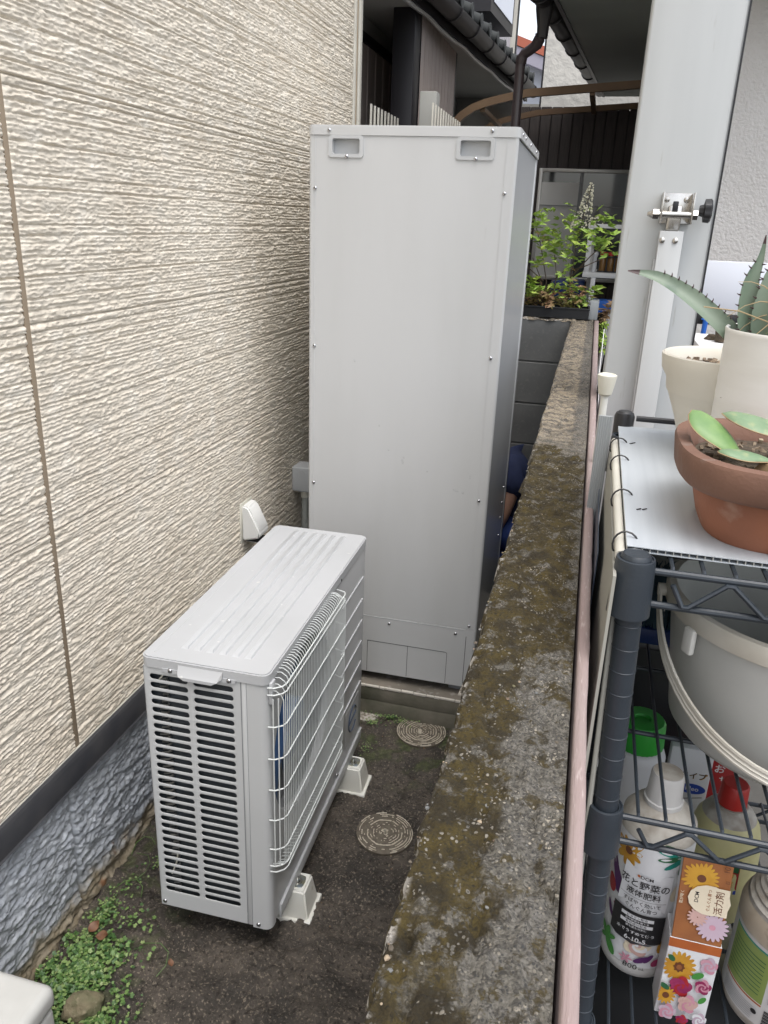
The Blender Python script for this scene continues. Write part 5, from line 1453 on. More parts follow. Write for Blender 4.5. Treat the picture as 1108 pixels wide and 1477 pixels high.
# big dusty jug
t = thing('ribbed_jug', 'dusty white jug with ribbed neck and green label at the right edge', 'jug', (1.428, .815, .8475))
s = MB(); prof = [(.0001, 0), (.056, 0), (.062, .005), (.0645, .014), (.0645, .135), (.062, .150)]
r_ = .056
for k in range(8): prof += [(r_, .158+k*.0075), (r_+.002, .161+k*.0075), (r_-.002, .1645+k*.0075)]; r_ -= .0045
prof += [(.021, .222), (.021, .236), (.0001, .236)]
s.lathe(prof, 'bottle_dirty', n=56); s.build('body', t, sharp=60)
s = MB(); s.lathe([(.0648, .130), (.0648, .142), (.0622, .151), (.0595, .1565)], 'jug', n=56, cap=False); s.build('dirt_band', t)
phi = math.atan2(-.815, 1.1052-1.428)-.35
P_ = Print(cyl_fn(.0646, phi)); P_.grid(-.085, .085, .018, .128, 'bottle_white', 40); P_.grid(-.050, .010, .050, .122, 'p_lime', 20); P_.grid(-.050, .010, .121, .1235, 'p_teal', 20); P_.grid(-.050, .010, .0465, .049, 'p_orange', 20)
for k in range(9): P_.grid(-.046, .004, .060+k*.006, .0612+k*.006, 'p_dkgreen', 10)
for k in range(7): P_.grid(-.046, .002, .022+k*.0030, .0228+k*.0030, 'inside_grey', 10)
for k in range(16): P_.grid(.0145, .030, .022+k*.0016, .0226+k*.0016+.0004*(k % 3), 'ink', 5)
for k in range(5): P_.grid(.016+k*.0035, .0172+k*.0035, .058, .118-.006*(k % 3), 'inside_grey', 3)
P_.ell(.004, .036, .0035, .0035, 'ink'); P_.ell(.022, .066, .004, .004, 'ink'); P_.grid(.036, .046, .02, .06, 'p_green', 5)
P_.build('printed_label', t)

# yellow jug with red cap
t = thing('yellow_spray_jug', 'pale yellow jug with red cap and green red label below the bucket', 'jug', (1.368, .965, .8475))
t.scale = (.78, .78, .86)
s = MB(); s.lathe([(.0001, 0), (.058, 0), (.062, .006), (.062, .100), (.060, .135), (.052, .165), (.038, .185), (.026, .192), (.026, .196), (.0001, .196)], 'yellow_jug', n=48); s.build('body', t, sharp=50)
s = MB(); s.lathe([(.045, .1765), (.0385, .1855), (.0275, .1925), (.027, .197), (.0001, .197)], 'bottle_dirty', n=48, cap=False); s.build('dusty_neck', t)
s = MB(); s.lathe([(.0235, .197), (.0245, .198), (.0225, .232), (.020, .235), (.0001, .235)], 'red_plastic', n=36, shape=lambda a: 1+.012*math.cos(24*a)); s.build('cap', t, sharp=40)
phi = math.atan2(-.985, 1.1052-1.372)+.05
P_ = Print(cyl_fn(.0622, phi)); P_.poly([(-.006, .140-.012), (.034, .133), (.036, .075), (-.010, .070)], 'p_red'); P_.poly([(-.006, .128), (.034, .133), (.033, .108), (.015, .112), (-.006, .116)], 'p_dkgreen')
P_.text(.022, .119, 'ア', .016, 'p_yellow'); P_.text(.006, .100, 'コ', .014, 'p_yellow'); P_.text(.022, .101, 'リ', .014, 'p_yellow'); P_.text(.006, .085, 'ラ', .013, 'p_yellow'); P_.text(.022, .086, '薬', .013, 'p_yellow')
P_.poly([(-.012, .069), (.036, .074), (.036, .066), (-.012, .062)], 'p_blue'); P_.ell(.043, .122, .003, .006, 'p_blue', -.4)
for k in range(5): P_.ell(-.018, .118-k*.010, .0015, .0030, 'p_blue')
P_.build('printed_label', t)

# green capped white bottle
t = thing('green_cap_bottle', 'white bottle with a bright green screw cap at the back of the third shelf', 'bottle', (1.246, 1.035, .8475))
s = MB(); s.lathe([(.0001, 0), (.038, 0), (.040, .004), (.040, .175), (.036, .186), (.030, .190), (.0001, .19)], 'label_white', n=44); s.build('body', t, sharp=50)
s = MB(); s.lathe([(.0335, .190), (.0345, .192), (.0325, .228), (.030, .232), (.012, .2325), (.010, .229), (.0001, .229)], 'green_cap', n=60, shape=lambda a: 1+.012*math.cos(30*a)); s.build('cap', t, sharp=40)
# white packet with blue oval, red packet
def packet(name, label, x, y, z, w, h, dd, rz, art, mt='label_white'):
    t = thing(name, label, 'packet', (x, y, z), rz)
    s = MB(); s.box(-w/2, w/2, 0, dd, 0, h, mt, r=.003); s.build('packet_body', t)
    P_ = Print(lambda u, v, h_: (u, -h_, v)); art(P_); P_.build('printed_face', t)
def art1(P_):
    P_.text(.0, .142, 'ータイプ', .013, 'p_yellow'); P_.text(.0, .1425, 'ータイプ', .0125, 'ink'); P_.ell(.008, .120, .019, .009, 'p_blue', 0, 20); P_.text(.008, .120, 'Neo', .0105, 'label_white')
    for a, b_ in (((-.022, .112), (-.006, .100)), ((-.006, .100), (.024, .108))): P_.poly([a, b_, (b_[0], b_[1]-.0012), (a[0], a[1]-.0012)], 'ink')
packet('white_packet', 'white packet with a blue oval mark behind the fertiliser bottle', 1.324, 1.045, .8475, .060, .188, .02, .0, art1)
def art2(P_):
    P_.text(-.004, .150, 'お', .016, 'label_white'); P_.text(.004, .132, 'サ', .014, 'label_white')
packet('red_packet', 'red packet with white characters tucked behind the yellow jug', 1.372, 1.062, .8475, .042, .200, .02, .0, art2, 'p_red')
# yellow ochre trigger piece above the packets
# tray and blue bag on the lowest visible shelf
t = thing('shallow_tray', 'dusty olive tray on the lower shelf under the bottles', 'tray', (1.37, .95, .5525))
s = MB()
s.box(-.15, .15, -.16, .16, 0, .01, 'planter', r=.004)
for (a, b_, c_, d_) in ((-.15, .15, -.17, -.155), (-.15, .15, .155, .17), (-.16, -.145, -.17, .17), (.145, .16, -.17, .17)): s.box(a, b_, c_, d_, .0, .10, 'dusty_olive', r=.005)
s.build('tray_body', t)
def art3(P_):
    P_.text(.0, .05, 'OS', .03, 'p_red'); P_.ell(-.03, .03, .012, .02, 'p_red', .5); P_.ell(.02, .02, .03, .008, 'p_lilac', .3)
packet('blue_bag', 'dark blue printed bag low on the rack below the fertiliser bottle', 1.27, .760, .5525, .09, .10, .03, .1, art3, 'blue_plastic')
packet('pink_bag', 'pink and white printed bag low on the rack near the right photo edge', 1.395, .750, .5525, .09, .13, .02, 0, lambda P_: (P_.rose(0, .09, .03, ['p_pink', 'p_lilac']), P_.rose(.02, .04, .02, ['p_pink', 'label_white'])), 'label_white')
# white carton seen low behind
s = MB(); s.box(1.22, 1.34, 1.17, 1.20, .8475, 1.12, 'planter', r=.003); o = s.build('dark_crate'); tag(o, 'dark plastic crate side behind the green capped bottle', 'crate')

# ================================================================== BEYOND THE CROSS WALL
# planter with nandina
t = thing('window_planter', 'long black plastic planter standing on the far cross wall', 'planter', (.93, 3.87, 1.345))
s = MB(); y0, y1 = 3.822, 3.985
for (a, b_, c_, d_) in ((.60, 1.085, y0, y0+.006), (.60, 1.085, y1-.006, y1), (.60, .606, y0+.006, y1-.006), (1.079, 1.085, y0+.006, y1-.006)): s.box(a, b_, c_, d_, 1.345, 1.392, 'planter')
s.box(.596, 1.089, y0-.003, y0+.003, 1.386, 1.394, 'planter', r=.001); s.build('trough', t, False)
s = MB(); s.box(.607, 1.078, y0+.007, y1-.007, 1.35, 1.378, 'soil'); s.build('soil', t, False)
s = MB(); s.box(1.0865, 1.125, 3.83, 3.93, 1.345, 1.43, 'panel_grey', r=.002); o = s.build('grey_plate'); tag(o, 'small grey plate standing at the end of the black planter', 'plate')
def leaflets(parent, name, sprays, mt, size=(.010, .020), seed=1):
    rg = random.Random(seed); V = []; F = []; 
    for (p, n_, spread) in sprays:
        for _ in range(n_):
            c_ = Vector((p[0]+rg.gauss(0, spread[0]), p[1]+rg.gauss(0, spread[1]), p[2]+rg.gauss(0, spread[2])))
            ln = rg.uniform(*size); w = ln*.24
            m_ = Matrix.Rotation(rg.uniform(0, 6.3), 3, 'Z') @ Matrix.Rotation(rg.uniform(-.9, .5), 3, 'Y') @ Matrix.Rotation(rg.uniform(-.6, .6), 3, 'X')
            for q in range(3):       # a sprig of three lance leaflets
                mm = m_ @ Matrix.Rotation((q-1)*.85, 3, 'Z'); k0 = len(V)
                for (a, b_, z_) in ((0, 0, 0), (.45, 1, .12), (1, 0, -.08), (.45, -1, .12)): 
                    v = mm @ Vector((a*ln, b_*w, z_*ln)); V.append(tuple(c_+v-Vector(parent.location)))
                F.append((k0, k0+1, k0+2)); F.append((k0, k0+2, k0+3))
    me = bpy.data.meshes.new(name); me.from_pydata(V, [], F); me.materials.append(M[mt]); me.update(); o = link(name, me, parent); o['kind'] = 'stuff'; return o
nd = thing('nandina_shrub', 'airy light green nandina with a pale flower spike in the black planter', 'shrub', (.92, 3.90, 1.38))
YN = 3.905
branches = [((.86, 1.38), (.84, 1.52), (.80, 1.60)), ((.86, 1.38), (.875, 1.50), (.83, 1.66), (.80, 1.74)), ((.90, 1.38), (.92, 1.52), (.90, 1.62)), ((.95, 1.38), (.98, 1.50), (.99, 1.66), (1.01, 1.80), (1.03, 1.93)), ((.98, 1.52), (1.06, 1.62), (1.14, 1.70)),
            ((.98, 1.55), (1.05, 1.58), (1.13, 1.62)), ((.90, 1.5), (.96, 1.56), (1.0, 1.58)), ((1.0, 1.38), (1.04, 1.45), (1.10, 1.47)), ((.86, 1.50), (.78, 1.56), (.74, 1.60))]
s = MB()
for br in branches: s.tube([(p[0], YN+.02*math.sin(p[0]*40), p[1]) for p in br], [.0030*(1-.55*i/len(br)) for i in range(len(br))], 'twig', n=6)
s.build('stems', nd, False)
leaflets(nd, 'foliage', [((.83, YN, 1.77), 12, (.03, .04, .02)), ((.95, YN, 1.78), 14, (.03, .04, .025)), ((1.12, YN, 1.79), 12, (.03, .04, .018)), ((.80, YN, 1.735), 14, (.035, .04, .018)), ((.845, YN, 1.69), 17, (.035, .05, .018)), ((.885, YN, 1.65), 17, (.04, .05, .018)), ((.925, YN, 1.62), 20, (.035, .05, .022)), ((.94, YN, 1.68), 16, (.03, .05, .025)), ((.97, YN, 1.72), 16, (.025, .04, .03)),
     ((1.06, YN, 1.71), 16, (.03, .04, .02)), ((1.10, YN, 1.74), 13, (.035, .04, .016)), ((1.13, YN, 1.685), 13, (.03, .04, .014)), ((1.04, YN, 1.66), 14, (.05, .05, .018)), ((1.10, YN, 1.635), 8, (.04, .04, .012)), ((.99, YN, 1.60), 6, (.025, .03, .02)),
     ((.80, YN, 1.66), 12, (.03, .04, .03)), ((.82, YN, 1.57), 9, (.035, .04, .03)), ((.80, YN, 1.46), 29, (.035, .05, .03)), ((.86, YN, 1.455), 23, (.04, .05, .025)), ((.94, YN, 1.47), 13, (.04, .04, .02)), ((.99, YN, 1.50), 13, (.03, .04, .02)), ((1.05, YN, 1.44), 20, (.04, .04, .022)), ((1.10, YN, 1.475), 6, (.02, .03, .018)), ((1.02, YN, 1.405), 16, (.04, .04, .015)), ((.96, YN, 1.54), 6, (.03, .04, .02))], 'nandina', (.022, .042), 5)
leaflets(nd, 'bronze_foliage', [((.88, YN-.01, 1.43), 60, (.05, .05, .022)), ((.93, YN-.01, 1.41), 50, (.06, .05, .018)), ((1.0, YN-.01, 1.44), 28, (.03, .05, .022)), ((.82, YN-.01, 1.41), 40, (.05, .04, .015)), ((.99, YN, 1.49), 8, (.01, .02, .02)), ((.80, YN, 1.70), 8, (.03, .03, .02))], 'nandina_red', (.018, .036), 9)
s = MB(); rg = random.Random(14)
for k in range(190):
    q = rg.random()**.8; z = 1.74+.19*(1-q) if True else 0; r_ = .006+.036*q
    a = rg.uniform(0, 6.3); c_ = (1.00+.030*(1-q)+r_*math.cos(a)*1.05, YN+r_*math.sin(a), z+rg.uniform(-.008, .008)); w = rg.uniform(.0018, .0036)
    m_ = Matrix.Translation(c_) @ Matrix.Rotation(rg.uniform(0, 3), 4, 'Y'); s.box(-w, w, -w, w, -w*1.3, w*1.3, 'flower', mx=m_)
for k in range(24):
    c_ = (1.065+rg.gauss(0, .016), YN+rg.gauss(0, .01), 1.775+rg.gauss(0, .01)); w = rg.uniform(.0018, .0034); s.box(c_[0]-w, c_[0]+w, c_[1]-w, c_[1]+w, c_[2]-w, c_[2]+w, 'flower')
o = s.build('flower_spike', nd, False); o['kind'] = 'stuff'
# second little plant hanging to the right of the wall end
p2 = thing('small_pot_plant', 'small yellow green plant behind the end of the mossy wall', 'plant', (1.155, 3.95, 1.15))
leaflets(p2, 'foliage', [((1.155, 3.95, 1.235), 46, (.022, .03, .022)), ((1.15, 3.95, 1.29), 12, (.012, .02, .02))], 'nandina', (.02, .045), 15)
leaflets(p2, 'dry_foliage', [((1.165, 3.96, 1.375), 20, (.022, .02, .016)), ((1.145, 3.96, 1.345), 14, (.016, .02, .014))], 'dry_leaf', (.018, .036), 16)
s = MB(); s.tube([(1.155, 3.95, .95), (1.155, 3.95, 1.20), (1.15, 3.95, 1.35)], .003, 'twig', n=6); s.lathe([(.03, .90), (.045, 1.0), (.0001, 1.0)], 'planter', c=(1.155, 3.95, 0), n=20); s.build('stem', p2, False)

# white shelf with jars, in the porch
sh_ = thing('white_cabinet', 'open fronted white painted cabinet in the porch behind the nandina', 'cabinet', (1.16, 4.6, .2))
s = MB(); s.box(1.025, 1.50, 4.40, 4.80, 1.742, 1.762, 'white_paint', r=.002); s.build('top', sh_, False)
s = MB(); s.box(1.025, 1.50, 4.40, 4.80, 1.500, 1.525, 'white_paint', r=.002); s.build('shelf', sh_, False)
for (x, a, b_) in ((1.030, 1.525, 1.742), (1.070, .2, 1.500), (1.46, .2, 1.742)):
    s = MB(); s.box(x, x+.024, 4.402, 4.426, a, b_, 'white_paint', r=.002); s.build('leg', sh_, False)
for x in (1.045,):
    s = MB(); s.box(x, x+.02, 4.77, 4.79, .2, 1.742, 'white_paint', r=.002); s.build('leg', sh_, False)
jr = thing('jar_caddy', 'dark wire caddy of small jars with red lids in the white cabinet', 'jars', (1.16, 4.48, 1.525))
for k in range(4):
    s = MB(); s.lathe([(.0001, 0), (.017, 0), (.018, .005), (.018, .07), (.014, .08), (.0001, .08)], 'jar_amber', c=(1.120+k*.040, 4.47, 1.53), n=16); j = s.build('jar', jr, False)
    s = MB(); s.lathe([(.0001, .08), (.019, .08), (.019, .096), (.0001, .096)], 'red_lid', c=(1.120+k*.040, 4.47, 1.53), n=16); s.build('lid', jr, False)
s = MB()
for k in range(5): s.box(1.097+k*.040, 1.103+k*.040, 4.445, 4.450, 1.527, 1.622, 'ink')
s.box(1.095, 1.265, 4.445, 4.450, 1.527, 1.533, 'ink'); s.box(1.095, 1.265, 4.445, 4.450, 1.600, 1.606, 'ink'); s.build('rack_frame', jr, False)
s = MB(); s.lathe([(.0001, 0), (.012, 0), (.014, .03), (.010, .07), (.016, .09), (.012, .10), (.0001, .10)], 'label_white', c=(1.078, 4.44, 1.526), n=16); o = s.build('white_figure_bottle'); tag(o, 'small translucent bottle left of the red lidded jars', 'bottle')
s = MB(); s.box(.86, 1.04, 4.55, 4.75, 1.36, 1.47, 'blue_plastic', r=.01); o = s.build('blue_crate'); tag(o, 'dull blue plastic crate behind the nandina leaves', 'crate')
t = thing('step_stool', 'white folding frame with a bright blue top plate beyond the wall end', 'stool', (1.16, 4.3, .2))
s = MB(); s.box(1.097, 1.30, 4.28, 4.42, 1.335, 1.395, 'blue_bright', r=.004); s.build('top', t, False)
s = MB(); s.tube([(1.185, 4.28, 1.335), (1.115, 4.18, .30)], .012, 'white_paint', n=4); s.build('leg', t, False)
s = MB(); s.tube([(1.105, 4.30, 1.40), (1.095, 4.28, 1.15)], .007, 'white_paint', n=6); s.build('leg', t, False)
s = MB(); s.box(1.06, 1.16, 4.10, 4.12, .80, 1.10, 'white_wall', r=.003, mx=None); o = s.build('louvred_board'); tag(o, 'leaning white louvred panel below the small plant', 'board')
s = MB(); s.tube([(1.150, 3.0, 1.40), (1.146, 2.6, 1.32), (1.155, 1.9, 1.22)], .0014, 'white_paint', n=5); o = s.build('hanging_cord'); tag(o, 'thin white cord hanging beside the white pole cap', 'cord')
s = MB(); s.box(1.15, 1.21, 1.70, 1.76, .25, .95, 'blue_bright', r=.004); o = s.build('blue_container'); tag(o, 'blue container seen in the slot between wall board and sheet', 'container')

# dark timber wall with window (porch back wall)
dw = thing('dark_timber_house', 'house wall of near black vertical boards with an aluminium window', 'house', (1.0, 6.2, .2))
me = None
zt = 3.3
k = 0; x = .47
bmesh_board = MB(); bmesh_board.box(-.0355, .0355, -.010, .010, 0, 2.42, 'dark_wood', r=.004, seg=1); _o = bmesh_board.build('timber_board'); BRD = _o.data; bpy.data.objects.remove(_o)
while x < 2.3:
    link('timber_board', BRD, dw, (x-1.0, .0+(.006 if k % 2 else 0), -.1)); x += .0745; k += 1
s = MB(); s.box(.44, 2.4, 6.22, 6.5, .0, 2.50, 'ink'); s.build('wall_core', dw, False)
wn_ = MB(); a, b_, c_, d_ = .615, 1.245, 1.375, 2.125; yy = 6.13
fr = .024
wn_.box(a, a+fr, yy, yy+.05, c_, d_, 'alu', r=.002); wn_.box(b_-fr, b_, yy, yy+.05, c_, d_, 'alu', r=.002); wn_.box(a+fr, b_-fr, yy, yy+.05, c_, c_+fr, 'alu', r=.002); wn_.box(a+fr, b_-fr, yy, yy+.05, d_-fr, d_, 'alu', r=.002)
wo = wn_.build('window_frame', dw, False)
s = MB(); s.box(a+fr, b_-fr, yy+.020, yy+.024, c_+fr, d_-fr, 'glass'); s.box(a-.0+fr, .90, yy+.016, yy+.0195, c_+fr, 2.035, 'curtain'); s.box(.90, .925, yy+.012, yy+.03, c_+fr, d_-fr, 'inside_grey'); s.box(a+fr, b_-fr, yy+.010, yy+.0155, 1.88, 1.885, 'inside_grey')
q = s.build('pane', None); q.parent = wo; 
for v in q.data.vertices: v.co -= Vector((0, 0, 0))
q.location = (-1.0, -6.2, -.2)
# carport roof: arched end frames, purlins and brown sheet
cp = thing('carport_roof', 'arched brown aluminium carport roof with smoked sheet beyond the tank', 'carport', (.8, 5.6, .2))
prof2 = [(.055, 1.95), (.060, 2.10), (.080, 2.22), (.131, 2.313), (.185, 2.367), (.251, 2.408), (.33, 2.436), (.412, 2.456), (.571, 2.488), (.90, 2.512), (1.206, 2.533), (2.4, 2.62)]
def arch(yy, h=.042, w=.035, mt='brown_alu', nm='arch_frame'):
    s = MB(); vs = []; fs = []; N = len(prof2)
    for i, (x, z) in enumerate(prof2):
        a = prof2[max(i-1, 0)]; b_ = prof2[min(i+1, N-1)]; dx_, dz_ = b_[0]-a[0], b_[1]-a[1]; ln = math.hypot(dx_, dz_); nx_, nz_ = -dz_/ln, dx_/ln
        for (o1, y_) in ((0, yy), (0, yy+w), (-h, yy+w), (-h, yy)): vs.append((x+nx_*o1, y_, z+nz_*o1))
    for i in range(N-1):
        for k in range(4): a = i*4+k; b_ = i*4+(k+1) % 4; fs.append((a, b_, b_+4, a+4))
    fs += [(0, 1, 2, 3), tuple((N-1)*4+k for k in (3, 2, 1, 0))]
    s.add(vs, fs, mt); s.build(nm, cp, False, sharp=40)
arch(5.2); arch(6.08, .036)
s = MB(); vs = []; fs = []
for i, (x, z) in enumerate(prof2[2:]):
    vs += [(x, 5.236, z-.004), (x, 6.078, z-.004)]
for i in range(len(prof2)-3): fs.append((2*i, 2*i+1, 2*i+3, 2*i+2))
s.add(vs, fs, 'poly'); s.build('roof_sheet', cp, False)
for (x, z) in ((.30, 2.400), (.93, 2.49), (1.6, 2.54)):
    s = MB(); s.box(x, x+.03, 5.236, 6.078, z-.03, z-.006, 'brown_alu'); s.build('purlin', cp, False)

# right stucco house with eave, gutter, downpipe
rh = thing('stucco_house', 'off white stucco house wall with a deep dark eave at the right', 'house', (1.8, 4.5, .2))
s = MB(); s.box(1.36, 6.0, 4.0, 4.2, .2, 2.72, 'stucco'); s.box(2.6, 6.0, 4.2, 8.0, .2, 2.72, 'stucco'); s.build('wall', rh, False)
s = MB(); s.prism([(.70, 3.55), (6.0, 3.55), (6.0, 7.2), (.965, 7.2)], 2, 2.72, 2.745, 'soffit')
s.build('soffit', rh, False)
s = MB(); s.prism([(.66, 3.45), (6.0, 3.45), (6.0, 7.3), (.93, 7.3)], 2, 2.80, 3.0, 'tile'); s.build('roof', rh, False)
def gutter(name, parent, A, B, r_, mt, dz=0):
    A, B = Vector(A), Vector(B); d_ = (B-A).normalized(); e = d_.cross(Vector((0, 0, 1))).normalized(); vs = []; n_ = 10
    for P0 in (A, B):
        for k in range(n_+1):
            t_ = PI+PI*k/n_; vs.append(P0+e*r_*math.cos(t_)+Vector((0, 0, r_*math.sin(t_))))
        for k in range(n_, -1, -1):
            t_ = PI+PI*k/n_; vs.append(P0+e*(r_-.003)*math.cos(t_)+Vector((0, 0, (r_-.003)*math.sin(t_)+.0005)))
    m_ = 2*(n_+1); fs = [(k, (k+1) % m_, (k+1) % m_+m_, k+m_) for k in range(m_)]
    s = MB(); s.add(vs, fs, mt); o = s.build(name, parent, False)
    L_ = (B-A).length; k = .2
    while k < L_:
        p = A+d_*k
        s = MB(); s.tube([p+e*(r_+.003)*math.cos(PI+PI*q/8)+Vector((0, 0, (r_+.003)*math.sin(PI+PI*q/8))) for q in range(9)], .005, mt, n=5); s.build('gutter_bracket', parent, False); k += .42
    return o
gutter('gutter', rh, (.665, 4.10, 2.765), (.945, 7.2, 2.765), .048, 'gutter_dk')
s = MB(); s.prism([(.705, 3.56), (.725, 3.56), (.985, 7.2), (.965, 7.2)], 2, 2.715, 2.80, 'gutter_dk'); s.build('fascia', rh, False)
s = MB(); s.lathe([(.026, 2.60), (.029, 2.65), (.042, 2.72), (.047, 2.83), (.0001, 2.83)], 'gutter_dk', c=(.700, 4.45, 0), n=20, shape=lambda a: 1/max(abs(math.cos(a)), abs(math.sin(a)))**.6); s.build('collector_box', rh, False)
dp = thing('downpipe', 'dark brown rainwater downpipe with an offset bend behind the tank', 'pipe', (.60, 4.55, .2))
s = MB(); s.tube([(.690, 4.45, 2.62), (.688, 4.46, 2.595), (.675, 4.47, 2.575), (.640, 4.50, 2.558), (.615, 4.51, 2.545), (.601, 4.52, 2.525), (.598, 4.52, 2.50), (.598, 4.52, .2)], .0245, 'downpipe', n=20); s.build('pipe', dp, False)
s = MB(); s.tube([(.604, 4.515, 2.535), (.599, 4.52, 2.505)], .0275, 'downpipe', n=20); s.tube([(.688, 4.457, 2.600), (.672, 4.475, 2.573)], .0275, 'downpipe', n=20); s.build('elbow', dp, False)
# white box and dark frame in front of the stucco wall
t = thing('white_table', 'pale blue white sheet top on a dark frame standing before the stucco wall', 'table', (1.68, 3.6, .2))
s = MB(); s.box(1.50, 1.735, 3.42, 3.44, 1.455, 1.640, 'white_wall', r=.004); s.build('sheet', t, False)
s = MB(); s.box(1.50, 1.80, 3.40, 3.46, 1.400, 1.440, 'planter', r=.006); s.box(1.60, 1.618, 3.42, 3.44, .2, 1.405, 'planter'); s.build('frame', t, False)
s = MB(); s.box(1.52, 1.59, 3.39, 3.398, 1.418, 1.424, 'blue_bright'); s.build('blue_tag', t, False)
s = MB(); s.tube([(1.535, 3.38, 1.42), (1.525, 3.40, 1.0), (1.52, 3.40, .2)], .010, 'blue_bright', n=8); o = s.build('blue_pipe'); tag(o, 'bright blue upright pipe between the post and the white pot', 'pipe')
s = MB(); s.box(1.745, 1.80, 3.36, 3.39, 1.40, 1.47, 'blue_bright', r=.005); o = s.build('blue_box'); tag(o, 'small blue box behind the agave leaves', 'box')
rockmesh('dark_lump', (1.46, 2.6, 1.44), (.018, .018, .016), 2.0, 'soil', 'small dark round lump seen between the post and white pot')
s = MB(); s.lathe([(.022, 0), (.024, .03), (.0001, .03)], 'soil', c=(1.485, 2.55, 1.44), n=16); o = s.build('dark_pot'); tag(o, 'small dark flower pot top just left of the white pot rim', 'flower pot')
t = thing('side_table', 'low pale table carrying the small dark pots behind the rack', 'table', (1.47, 2.6, .25))
s = MB(); s.box(1.41, 1.75, 2.45, 2.75, 1.415, 1.437, 'white_paint', r=.003); s.build('top', t, False)
for (x, y) in ((1.43, 2.47), (1.73, 2.47), (1.43, 2.73), (1.73, 2.73)):
    s = MB(); s.box(x-.012, x+.012, y-.012, y+.012, .25, 1.415, 'white_paint'); s.build('leg', t, False)

# neighbour on the left beyond the corner
nb_ = thing('neighbour_house', 'neighbour house with taupe ribbed siding, black column and tiled eave beyond the alley', 'house', (0, 5.5, .2))
eave = lambda y: .086+(y-4.34)*.075
s = MB(); s.prism([(-4, 3.72), (eave(3.72), 3.72), (eave(7.6), 7.6), (-4, 7.6)], 2, 2.75, 2.775, 'soffit_b'); s.build('soffit', nb_, False)
s = MB(); s.box(-.055, .060, 4.46, 4.60, .2, 2.749, 'black_panel', r=.003); s.build('column', nb_, False)
def ribwall(name, parent, p0, p1, z0, z1, pitch, dep, mt):
    p0, p1 = Vector((*p0, 0)), Vector((*p1, 0)); d_ = (p1-p0); L_ = d_.length; d_.normalize(); nrm = Vector((d_.y, -d_.x, 0)); vs = []; n_ = int(L_/pitch)
    prof = []
    for k in range(n_): prof += [(k*pitch, 0), (k*pitch+pitch*.86, 0), (k*pitch+pitch*.90, -dep), (k*pitch+pitch*.97, -dep)]
    prof.append((n_*pitch, 0)); fs = []
    for (u, v) in prof:
        q = p0+d_*u+nrm*v; vs += [(q.x, q.y, z0), (q.x, q.y, z1)]
    for i in range(len(prof)-1): fs.append((2*i, 2*i+2, 2*i+3, 2*i+1))
    s = MB(); s.add(vs, fs, mt); return s.build(name, parent, False, sharp=15)
ribwall('ribbed_siding', nb_, (.064, 4.60), (.068, 5.60), .2, 2.749, .10, .016, 'corr_taupe')
s = MB(); s.box(.045, .068, 5.60, 5.64, .2, 2.749, 'black_panel'); s.box(-.24, .045, 5.60, 5.64, .2, 2.749, 'black_panel'); s.build('corner_post', nb_, False)
ribwall('recessed_siding', nb_, (-.25, 3.9), (-.25, 5.60), .2, 2.62, .16, .006, 'corr_taupe')
s = MB(); s.box(-.262, -.235, 3.8, 5.62, 2.62, 2.665, 'black_panel'); s.build('head_beam', nb_, False)
s = MB(); s.box(-.30, -.255, 3.8, 7.5, .2, 2.749, 'plaster_dk'); s.box(-.3, .30, 7.5, 7.6, .2, 2.749, 'plaster_dk'); s.build('plaster_wall', nb_, False)
gutter('gutter', nb_, (eave(3.75)+.062, 3.75, 2.810), (eave(7.55)+.062, 7.55, 2.810), .055, 'gutter_dk')
s = MB(); s.prism([(eave(3.72)-.02, 3.72), (eave(3.72)+.006, 3.72), (eave(7.6)+.006, 7.6), (eave(7.6)-.02, 7.6)], 2, 2.735, 2.84, 'gutter_dk'); s.build('fascia', nb_, False)
s = MB(); yv = 3.8
pts = []
for k in range(15): pts.append((eave(yv)-.01, yv, 2.735-.012*abs(math.sin(k*1.05)))); yv += .26
s.tube(pts, .012, 'tank', n=6); s.build('sagging_cable', nb_, False)
# tile ends above the gutter: each a small half barrel
tl = MB(); tl.tube([(.0, 0, 0), (-.9, 0, .32)], .040, 'tile', n=14); tl.tube([(.004, 0, 0), (.012, 0, 0)], .046, 'tile', n=14)
_o = tl.build('roof_tile'); TL = _o.data; bpy.data.objects.remove(_o)
y = 3.75
while y < 7.6:
    link('roof_tile', TL, nb_, (eave(y)+.05, y-5.5, 2.895-.2)); y += .25
s = MB(); s.add([(eave(3.72), 3.72, 2.84), (eave(7.6), 7.6, 2.84), (eave(7.6)-1.2, 7.6, 3.27), (eave(3.72)-1.2, 3.72, 3.27)], [(0, 1, 2, 3)], 'tile'); s.build('roof_deck', nb_, False)
up_ = thing('upper_storey', 'upper storey of pale ribbed metal with a dark framed bay window', 'house', (-.1, 7, 2.9))
wlx = lambda y: -.25+.075*(y-4.4)
ribwall('ribbed_metal', up_, (wlx(4.5), 4.5), (wlx(8.44), 8.44), 2.9, 6.5, .085, .014, 'corr_light')
s = MB(); s.prism([(wlx(8.44)-2, 8.44), (wlx(8.44)-.02, 8.44), (wlx(4.5)-.02, 4.5), (wlx(4.5)-2, 4.5)], 2, 2.9, 6.5, 'corr_light'); s.build('wall_core', up_, False)
s = MB(); s.box(wlx(8.4)-.01, wlx(8.4)+.04, 8.40, 8.46, 2.9, 6.5, 'trim_white'); s.build('corner_trim', up_, False)
bw = MB(); bw.prism([(wlx(6.5), 6.5), (wlx(6.5)+.22, 6.52), (wlx(7.35)+.22, 7.37), (wlx(7.35), 7.35)], 2, 3.175, 4.2, 'black_panel'); bw.build('bay_window', up_, False)
